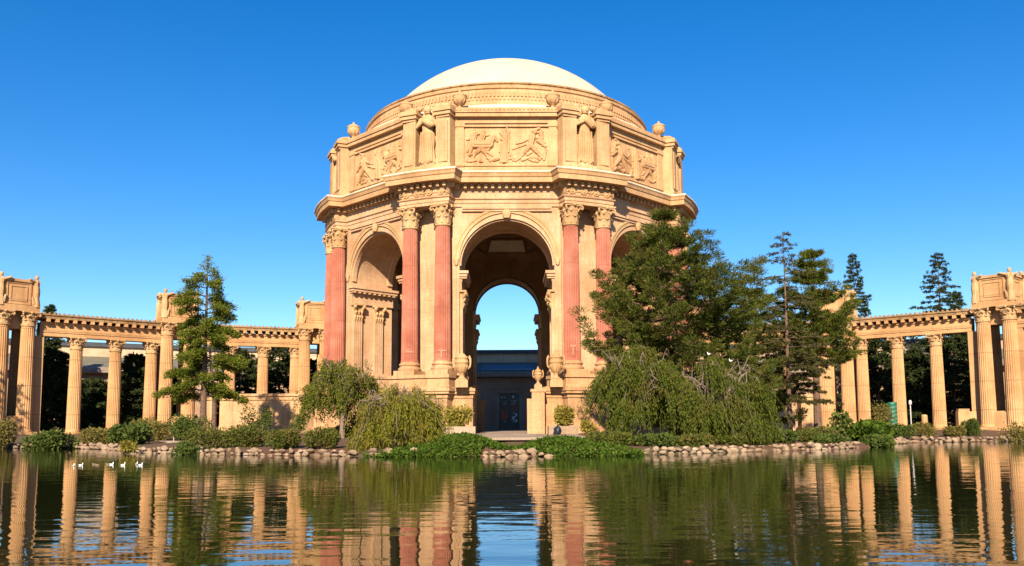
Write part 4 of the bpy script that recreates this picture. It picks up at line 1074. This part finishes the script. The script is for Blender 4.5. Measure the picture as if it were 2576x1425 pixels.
def shrub(label, c, rx, ry, H, mat, seed=1, n=3500, L=.22, W=.11, name='shrub', cat='shrub', lumps=9, stems=5, stemh=.5, group=None, up=.2, sparse=False, kind=None, low=.0):
    H = H * .86
    rng = np.random.default_rng(seed); B = np.array(c, float)
    t = thing(name, label, cat, c, group) if kind is None else None
    lc = np.stack([rng.uniform(-.65, .65, lumps) * rx, rng.uniform(-.6, .6, lumps) * ry, rng.uniform(.35, .72, lumps) * H], 1)
    lr = rng.uniform(.30, .52, lumps)
    k = rng.integers(lumps, size=n); d = unit(rng.normal(size=(n, 3))); rad = (rng.random(n) ** (.4 if sparse else .22))
    p = lc[k] + d * (lr[k] * rad)[:, None] * np.array([rx, ry, H]) * (1.0 if lumps > 4 else 1.4)
    p[:, 2] = np.clip(p[:, 2], low * H + .02 + rng.random(n) * .1, None)
    a = d * .8 + rng.normal(size=(n, 3)) * .7 + np.array([0, 0, up])
    V = leaves(B + p, a, L * rng.uniform(.6, 1.3, n), W * rng.uniform(.7, 1.3, n), rng)
    tm = MB()
    for i in range(stems):
        e = lc[i % lumps] * .95
        tm.tube([tuple(B + np.array([rng.normal() * .1, rng.normal() * .1, -.1])), tuple(B + e * np.array([.5, .5, .55]) + rng.normal(size=3) * .08), tuple(B + e)], [.05, .035, .015], 5, cap=False)
    if stems: tm.build('stem', M['barkgrey'], t)
    link('foliage', quads_mesh('foliage', V), M[mat], t)
    return t
def gnd(px, Y, z=None):
    p = at_y(px, 1080, Y); return (p.x, p.y, gz(p.x, p.y) - .02)
def top_z(px, py, Y): return at_y(px, py, Y).z

# conifers of the foreground
b = gnd(1722, 71)
pine('pine_tree', 'broad dark green pine hiding the right side of the rotunda', 'tree', b, top_z(1682, 537, 71) - b[2], 7.2, 'pine', seed=6, start=.10, whorls=15, per_whorl=10,
     prof=lambda f: (min(1.0, (1.03 - f) / .40) ** 1.2 + .03) * (.9 if f < .3 else 1), rise=.06, upturn=.34, tuft_n=125, tr=.60, trunk=.42, lean=(-1.3, .3), flat=.42)
b = gnd(510, 84, .95)
conifer('redwood_tree', 'lacy green conifer with bare top in front of the left colonnade', 'tree', b, top_z(510, 645, 84) - b[2], 3.65, 'redwood', seed=9, start=.20, nb=78,
        prof=lambda f: (1.1 if f < .45 else .9) * (.9 + .18 * math.sin(f * 37)) if f < .86 else max(.05, .75 - (f - .86) * 7), rise=.30, droop=.42, leafL=.24, leafW=.09, per=175, tuft=.45, trunk=.36, sub=6, lat=.36, fat=1.8, twin=True, dens=lambda f: 1 if f < .62 else max(.12, 1 - (f - .62) * 2.6), skip=lambda f, a: math.sin(a * 3 + f * 23) > .72)
b = gnd(1988, 76, .95)
conifer('spruce_tree', 'tall thin half bare conifer right of the big pine', 'tree', b, top_z(1978, 585, 76) - b[2], 4.0, 'sparse', seed=14, start=.16, nb=88,
        prof=lambda f: 1.0 if f < .5 else (.85 - (f - .5) * .7 if f < .86 else .5 * (1.05 - f) / .19), rise=.10, droop=.18, leafL=.24, leafW=.07, per=30, tuft=.1, trunk=.24, sub=5, dens=lambda f: 5 if f < .42 else 1.3, skip=lambda f, a: f > .5 and math.sin(a * 5 + f * 40) > .6)
b = gnd(2058, 82, .95)
pine('pine_tree', 'pine with a thick pale trunk beside the tall half bare conifer', 'tree', b, top_z(2055, 636, 82) - b[2], 4.3, 'pinelight', seed=22, start=.40, whorls=12, per_whorl=8,
     prof=lambda f: (.95 if f < .66 else .95 - (f - .66) * 2.3), rise=.08, upturn=.3, tuft_n=120, tr=.5, trunk=.42, flat=.4)
b = gnd(1905, 80, .95)
pine('pine_tree', 'dense low conifer filling the gap behind the half bare conifer', 'tree', b, top_z(1905, 735, 80) - b[2], 4.6, 'pine', seed=31, start=.12, whorls=12, per_whorl=6,
     prof=lambda f: (1.02 - f) ** .5, rise=.0, upturn=.2, tuft_n=120, tr=.6, trunk=.28)
# conifers behind the colonnades
for i, (px, py, Y, rad, lab, mat) in enumerate((
        (2165, 640, 136, 5.6, 'slim dark fir rising behind the right colonnade beside a planter box', 'darkfir'),
        (2382, 638, 130, 8.2, 'broad dark fir rising above the right colonnade', 'darkfir'),
        (112, 768, 122, 4.6, 'dark fir top peeping over the left colonnade beside the corner box', 'darkfir'),
        (2425, 735, 134, 5.0, 'low dark fir tucked behind the rightmost planter box', 'darkfir'),
        (410, 930, 116, 4.6, 'dark conifer behind the columns nearest the left conifer trunk', 'darkfir'),
        (770, 905, 124, 5.0, 'dark conifer between the left colonnade and the red columns', 'darkfir'),
        (600, 880, 130, 6.0, 'dark conifer deep behind the lacy green conifer', 'darkfir'),
        (2310, 880, 122, 5.5, 'dark conifer behind the middle column of the right colonnade', 'darkfir'),
        (128, 880, 110, 4.6, 'dark conifer behind the first gap of the left colonnade', 'darkfir'),
        (335, 893, 112, 5.0, 'dark conifer behind the third gap of the left colonnade', 'darkfir'),
        (232, 955, 122, 5.5, 'low dark conifer deep in shade behind the second left gap', 'darkfir'),
        (700, 850, 128, 6.5, 'dark leafy conifer behind the left colonnade near the rotunda', 'darkfir'),
        (2215, 822, 118, 5.5, 'dark conifer in the gap beside the half hidden right columns', 'darkfir'),
        (2405, 812, 116, 6.5, 'wide dark conifer filling the gap left of the right corner columns', 'darkfir'))):
    b = gnd(px, Y, 1.0)
    conifer('fir_tree', lab, 'tree', b, top_z(px, py, Y) - b[2], rad, mat, seed=60 + i, start=.06, nb=84 if i > 3 else 130, prof=(lambda f: (1.03 - f) ** .5) if i > 3 else (lambda f: (1.03 - f) ** .75), rise=.05, droop=.2, upturn=.15, leafL=.45 if i > 3 else .36, leafW=.17 if i > 3 else .11, per=64, tuft=.3, trunk=.3, sub=6)
# tree beyond the left edge, its shade falls on the corner columns
b = (-58.8, -33.0, .7)
conifer('redwood_tree', 'conifer just outside the left edge shading the corner columns', 'tree', b, 20.0, 4.2, 'redwood', seed=77, start=.2, nb=60, prof=lambda f: (1.03 - f) ** .6, rise=.1, droop=.3, leafL=.4, leafW=.16, per=16, tuft=.2, trunk=.3, sub=5)

# weeping trees
b = gnd(1608, 63)
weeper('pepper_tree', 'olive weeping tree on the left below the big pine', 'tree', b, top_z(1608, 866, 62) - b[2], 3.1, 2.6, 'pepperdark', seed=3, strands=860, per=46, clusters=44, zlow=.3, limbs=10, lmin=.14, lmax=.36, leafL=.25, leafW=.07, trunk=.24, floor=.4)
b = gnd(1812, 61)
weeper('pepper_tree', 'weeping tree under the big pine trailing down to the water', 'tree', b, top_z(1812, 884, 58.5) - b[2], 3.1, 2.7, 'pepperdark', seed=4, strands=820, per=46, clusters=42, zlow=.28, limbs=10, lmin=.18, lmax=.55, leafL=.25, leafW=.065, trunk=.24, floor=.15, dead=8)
b = gnd(860, 66)
weeper('pepper_tree', 'round olive green tree with forked trunk before the left arch', 'tree', b, top_z(850, 884, 66) - b[2], 2.5, 2.2, 'pepper', seed=8, strands=560, per=36, clusters=50, zlow=.55, limbs=11, lmin=.10, lmax=.27, leafL=.22, leafW=.07, trunk=.19, fork=.34, open_=.2, floor=1.2)
b = gnd(1000, 54.5)
weeper('willow_tree', 'low yellowish weeping willow spilling over the shore rocks', 'tree', b, top_z(1005, 962, 54.5) - b[2], 2.35, 2.1, 'willow', seed=12, strands=720, per=46, clusters=44, zlow=.4, limbs=12, lmin=.25, lmax=.75, leafL=.21, leafW=.055, trunk=.15, fork=.4, dead=60, floor=-.3)

# shrubs: label, px left, px right, y top, distance, colour, extras
SHR = [
    ('olive bush at the far left edge of the bank', -25, 48, 1052, 77, 'olive', {}),
    ('dark broad leaved bush before the first left columns', 62, 176, 1076, 74, 'shrub', dict(L=.3, W=.2)),
    ('light green bush at the foot of the single left column', 196, 300, 1076, 75, 'olive', {}),
    ('dark leafy bush left of the small wooden stakes', 285, 375, 1066, 71, 'shrub', dict(L=.3, W=.2)),
    ('tawny bush above the wooden stakes', 340, 440, 1052, 78, 'olive', {}),
    ('green bush at the foot of the left conifer', 425, 520, 1042, 76, 'shrub', {}),
    ('long clipped hedge below the left garden wall', 458, 672, 1068, 59, 'hedge', dict(n=9000, lumps=16, L=.16, W=.09)),
    ('short clipped hedge right of the long hedge', 668, 762, 1075, 56.5, 'hedge', dict(n=4500, L=.16, W=.09)),
    ('green bush under the round olive tree', 758, 850, 1079, 55, 'hedge', dict(n=4500, L=.16, W=.09)),
    ('thin leafy bush against the left garden wall', 612, 694, 1012, 90, 'shrub', dict(sparse=True, n=1600)),
    ('dark bush at the corner of the left garden wall', 728, 775, 1035, 86, 'shrub', dict(sparse=True, n=900)),
    ('small low bush on the soil below the long hedge', 438, 500, 1112, 57, 'shrub', dict(n=1500)),
    ('dark bush behind the forked trunk', 832, 905, 1070, 70, 'shrub', {}),
    ('sprawling bush between the round tree and the willow', 870, 950, 1030, 72, 'olive', dict(sparse=True, n=2200)),
    ('low dark shrub right of the ivy', 1476, 1592, 1088, 55.6, 'hedge', dict(n=3500)),
    ('low shrub under the left weeping tree', 1590, 1690, 1090, 56.2, 'shrub', {}),
    ('low shrub under the right weeping tree', 1680, 1800, 1092, 57, 'hedge', {}),
    ('low mixed shrub between the weeping trees and the bright green shrub', 1795, 1868, 1094, 58.5, 'hedge', {}),
    ('low ferny plants at the foot of the rocks edge below the thick trunk pine', 2035, 2130, 1096, 64.5, 'shrub', dict(L=.26, W=.14)),
    ('bright green shrub right of the weeping trees', 1860, 1925, 1084, 60.5, 'shrub', dict(L=.28, W=.18)),
    ('green shrub around the half bare conifer trunk', 1915, 2000, 1080, 63, 'shrub', dict(L=.26, W=.16)),
    ('rounded grey green hedge below the thick pale trunk', 1990, 2110, 1074, 66, 'hedge', dict(n=4500, L=.16, W=.09)),
    ('thin young tree with few leaves before the right columns', 2080, 2142, 1026, 73, 'shrub', dict(sparse=True, n=420, L=.34, W=.24, up=.0, stems=7)),
    ('large leaved dark green bush at the right end of the rocks', 2128, 2245, 1058, 70.5, 'ivy', dict(n=4000, L=.42, W=.34)),
    ('trailing leaves hanging over rocks below the large leaved bush', 2160, 2250, 1098, 67, 'shrub', dict(n=1500, L=.34, W=.26)),
    ('light green bush beside the green drum', 2225, 2290, 1068, 80, 'shrub', {}),
    ('wide olive bush between the right hand columns', 2285, 2358, 1064, 86, 'olive', dict(L=.18, W=.08)),
    ('tangled climbing shrub left of the green drum', 2196, 2248, 1000, 92, 'olive', dict(sparse=True, n=1600)),
    ('round dark ball shaped shrub beside the corner columns', 2418, 2475, 1052, 88, 'shrub', dict(n=3500, lumps=4, L=.16, W=.1)),
    ('low light bush left of the ball shaped shrub', 2370, 2425, 1072, 87, 'olive', {}),
    ('loose bush at the right edge by the last column', 2522, 2580, 1050, 82, 'olive', dict(sparse=True, n=1800)),
    ('yellow green bush in the left concrete planter', 1112, 1192, 1016, 78, 'yellow', dict(sparse=True, n=1900, zb=1.5, L=.27, W=.15)),
    ('yellow green bush in the right concrete planter', 1382, 1460, 1014, 78, 'yellow', dict(sparse=True, n=1900, zb=1.5, L=.27, W=.15)),
    ('small pale bush on the ground right of the right planter', 1462, 1505, 1050, 79, 'yellow', dict(sparse=True, n=600, L=.24, W=.14)),
    ('fern like plant growing out of the rocks at the right', 1590, 1622, 1112, 56.5, 'yellow', dict(n=500, zb=.35, L=.36, W=.07, up=.5)),
    ('yellow green weed at the tip of the island', 305, 345, 1112, 60, 'yellow', dict(n=700, zb=.25, L=.3, W=.1)),
]
for i, (lab, x0, x1, yt, Y, mat, kw) in enumerate(SHR):
    kw = dict(kw); zb = kw.pop('zb', None)
    p = gnd((x0 + x1) / 2, Y); p = (p[0], p[1], zb if zb is not None else p[2]); zb = p[2]; hw = (x1 - x0) / 2 / FPX * Y
    H = max(.5, top_z((x0 + x1) / 2, yt, Y) - zb)
    kw.setdefault('n', int(2200 + 900 * hw))
    shrub(lab, p, hw * 1.02, min(hw, 1.6) * 1.0, H * 1.0, mat, seed=200 + i, **kw)

# ivy mound in the middle: stuff
def ivy():
    rng = np.random.default_rng(99); gx = MB()
    def hgt(x, y):
        f = min(1.0, max(0.0, (y + 57.55) / 2.2)); bk = min(1.0, max(0.0, (-48.8 - y) / 2.0))
        sd = max(0.0, 1 - abs((x - .1) / 8.2) ** 5)
        top = .78 * math.exp(-((x + 2.9) / 2.4) ** 2) + .52 * math.exp(-((x - 3.4) / 2.8) ** 2) + .52
        gap = 0.40 * math.exp(-((x - .2) / 1.5) ** 2) * f
        return -.05 + (top - gap) * f ** .62 * bk ** .5 * sd ** .6 * .9 + .10 * math.sin(x * 3.1 + y) * math.sin(y * 2.7) + .05 * math.sin(x * 7.3) * math.cos(y * 6.1)
    nx, ny = 64, 30; rg = []
    X = np.linspace(-8.6, 8.4, nx); Yy = np.linspace(-57.3, -49.2, ny)
    bare = lambda x, y: (-1.75 < x < 1.85 and y < -56.0)
    for y in Yy: rg.append([(x, y, hgt(x, y) - .12 - (1.2 if bare(x, y) else 0)) for x in X])
    gx.rings(rg, closed=False)
    root = gx.build('ground_cover', M['ground'], smooth=True)
    tag(root, None, None, kind='stuff')
    n = 42000
    x = rng.uniform(-8.6, 8.4, n); y = rng.uniform(-57.6, -49.2, n)
    z = np.array([hgt(a, b_) for a, b_ in zip(x, y)])
    ok = (z > .02) & ~((x > -1.6) & (x < 1.75) & (y < -56.0)); x, y, z = x[ok], y[ok], z[ok]; m = len(x)
    c = np.stack([x, y, z + rng.uniform(-.12, .10, m)], 1)
    a = rng.normal(size=(m, 3)) * .8 + np.array([0, -.35, .25])
    V = leaves(c, a, .19 * rng.uniform(.6, 1.3, m), .15 * rng.uniform(.7, 1.3, m), rng)
    o = link('leaves', quads_mesh('leaves', V), M['ivy'], root, world=False); o['kind'] = 'stuff'
ivy()

# ================================================================== SMALL THINGS
def big_urn(label, x, y, z, k):
    t = thing('stone_urn', label, 'urn', (x, y, z), 'stone urns beside the front arch')
    pm = MB(); pm.box((x, y, z + .35 * k), (1.25 * k, 1.25 * k, .7 * k)); pm.box((x, y, z + .76 * k), (1.05 * k, 1.05 * k, .14 * k))
    pm.build('foot', M['base'], t)
    me = urn_mesh(k * 1.02, True, 26); me.transform(Matrix.Translation((0, 0, .82 * k)))
    link('vase', me, M['orn'], t, world=False, smooth=True)
big_urn('large lidded stone urn left of the front arch', -4.5, -24.2, 5.55, 1.0)
big_urn('large lidded stone urn right of the front arch', 4.8, -24.2, 5.55, 1.0)
pm = MB(); pm.box((2.98, -24.6, 3.0), (1.25, 1.3, 4.6)); pm.box((2.98, -24.6, 5.2), (1.5, 1.5, .26)); pm.box((2.75, -24.7, 2.6), (1.7, 1.0, 3.6))
tag(pm.build('urn_pedestal', M['base']), 'tan stepped pedestal on the right inside the front arch', 'pedestal')
big_urn('smaller stone urn on the stepped pedestal inside the arch', 3.0, -24.6, 5.33, .60)
for px0, px1, lab in ((1112, 1196, 'low concrete planter with a bush left of the arch'), (1380, 1455, 'low concrete planter with a bush right of the arch')):
    p0, p1 = at_y(px0, 1090, 77), at_y(px1, 1090, 77)
    pm = MB(); cx, wd = (p0.x + p1.x) / 2, p1.x - p0.x
    pm.box((cx, p0.y, 1.3), (wd, .2, .9)); pm.box((cx, p0.y + 1.9, 1.3), (wd, .2, .9))
    for s in (-1, 1): pm.box((cx + s * (wd / 2 - .1), p0.y + .95, 1.3), (.2, 1.7, .9))
    pm.box((cx, p0.y + .95, 1.25), (wd - .4, 1.7, .6))
    tag(pm.build('planter', M['concrete']), lab, 'planter')
p = at_y(1402, 1085, 74)
bm_ = MB(); bm_.lathe([(.0, 0), (.30, 0), (.36, .12), (.35, .34), (.28, .56), (.16, .70), (.06, .76), (.12, .86), (0, .88)], c=(p.x, p.y, 1.0), n=18)
bm_.v = [(x + .06 * math.sin(9 * z + 7 * x), y + .05 * math.sin(11 * x), z + .04 * math.sin(12 * x)) for x, y, z in bm_.v]
tag(bm_.build('rubbish_bag', M['navy'], smooth=True), 'dark navy bundle standing against the right planter', 'bag')
# green drum, lamp post, bollards behind the right colonnade
p = gnd(2247, 100, 1.0)
dmz = MB()
for q in range(7): dmz.lathe([(.0, q * .48), (.50, q * .48 + .02), (.54, q * .48 + .24), (.50, q * .48 + .46), (0, q * .48 + .47)], c=p, n=18)
tag(dmz.build('litter_drum', M['greenpaint']), 'tall ribbed green drum behind the right columns', 'drum')
p = gnd(2293, 96, 1.0); t = thing('lamp_post', 'thin grey lamp post beside a right hand column', 'lamp', p)
q = MB(); q.tube([p, (p[0], p[1], 3.9)], .06, 8); q.build('post', M['greymetal'], t)
q = MB(); q.lathe([(.05, 0), (.16, .05), (.17, .4), (.1, .5), (.0, .56)], c=(p[0], p[1], 3.9), n=10); q.build('lamp_head', M['greymetal'], t)
p = gnd(2327, 100, 1.0); q = MB(); q.lathe([(0, 0), (.34, 0), (.34, 1.7), (.28, 1.85), (0, 1.9)], c=p, n=14)
tag(q.build('bollard', M['colon']), 'sunlit tan stone stump in the shade behind the right columns', 'bollard')
p = gnd(2432, 94, 1.0); q = MB(); q.box((p[0], p[1], 2.0), (2.0, .6, 2.2)); q.box((p[0] - .3, p[1], 3.2), (1.2, .5, .4))
tag(q.build('stone_block', M['colon']), 'broken tan stone block behind the ball shaped shrub', 'block')
# wooden stakes on the island
for i, (px, py, h) in enumerate(((354, 1106, .3), (363, 1106, .55), (376, 1108, .55), (392, 1104, .6), (436, 1108, .5), (458, 1096, .35))):
    p = at_z(px, py + 6, .5); q = MB(); q.tube([(p.x, p.y, .35), (p.x + .03, p.y, .5 + h * .6), (p.x + .05 * (i % 3 - 1), p.y, .5 + h)], [.045, .042, .035], 7)
    tag(q.build('stake', M['wood']), 'short bleached wooden stake above the rocks at the island tip', 'stake', 'wooden stakes on the island tip')
# birds
def bird(name, label, p, rz, k, mat, group=None, neck=.16, up=0.0):
    """floating gull: one continuous body swept from tail to head"""
    t = thing(name, label, 'bird', (p.x, p.y, p.z), group)
    path = [(-.30, .13, .012), (-.24, .12, .045), (-.14, .09, .10), (0, .07, .125), (.10, .09, .115), (.155, .14, .08), (.175, .14 + neck * .5, .052), (.185, .14 + neck, .055), (.21, .165 + neck, .058), (.24, .165 + neck, .035), (.255, .16 + neck, .012)]
    rg = []
    for i, (x, z, r_) in enumerate(path):
        a = path[max(0, i - 1)]; b_ = path[min(len(path) - 1, i + 1)]; dx, dz = b_[0] - a[0], b_[1] - a[1]; L = math.hypot(dx, dz)
        nx, nz = -dz / L, dx / L
        rg.append([(k * (x + nx * r_ * math.sin(q * math.pi / 5)), k * r_ * .9 * math.cos(q * math.pi / 5), k * (z + nz * r_ * math.sin(q * math.pi / 5))) for q in range(10)])
    mb = MB(); c, s = math.cos(rz), math.sin(rz); F = lambda v: (v[0] * c - v[1] * s, v[0] * s + v[1] * c, v[2])
    mb.rings(rg, cap0=True, cap1=True, T=F); o = mb.build('body', M[mat], t, smooth=True, world=False)
    q = MB(); q.tube([(k * .245, 0, k * (.163 + neck)), (k * .30, 0, k * (.152 + neck))], [.014 * k, .004 * k], 6, T=F); q.build('beak', M['beak'], t, world=False)
    wm_ = MB()
    for sd in (-1, 1): wm_.tube([(k * .09, sd * k * .095, k * .13), (k * -.08, sd * k * .11, k * .15), (k * -.27, sd * k * .05, k * .15), (k * -.36, sd * k * .02, k * .16)], [.05 * k, .06 * k, .03 * k, .006 * k], 7, T=F)
    wm_.build('folded_wings', M['brownf' if mat == 'brownf' else 'white'], t, smooth=True, world=False)
    return t
for i, (px, py, rz, lab, mat, nk) in enumerate((
        (186, 1174.5, 1.9, 'leftmost white gull floating on the lagoon, facing away', 'white', .2),
        (204, 1172.5, .5, 'white gull floating second from the left, facing right', 'white', .2),
        (236, 1170.5, 2.9, 'pale brown speckled bird floating between the gulls', 'brownf', .1),
        (245, 1172.5, .1, 'dark brown duck sitting low right of the speckled bird', 'brownf', .05),
        (270, 1170.5, 3.0, 'dark duck facing left just beside a white gull', 'brownf', .08),
        (281, 1170.5, .3, 'white gull floating at the middle column reflection', 'white', .22),
        (310, 1172, .4, 'tall necked white gull floating alone in open water', 'white', .26),
        (344, 1170, 1.6, 'white gull with wings ruffled left of the rightmost gull', 'white', .24),
        (354, 1172, .2, 'rightmost white gull floating on the lagoon', 'white', .2))):
    p = at_z(px, py, -.02); bird('gull' if mat == 'white' else 'duck', lab, p, rz, .36, mat, 'birds floating on the lagoon', nk)
for px, py, Y, lab in ((1783, 893, 57.5, 'white bird perched on the crest of the weeping trees, left'), (1838, 910, 57.0, 'white bird perched on a bare twig of the weeping trees, right')):
    p = at_y(px, py, Y); bird('egret', lab, p, 2.4, .46, 'white', 'white birds perched in the trees', .2)
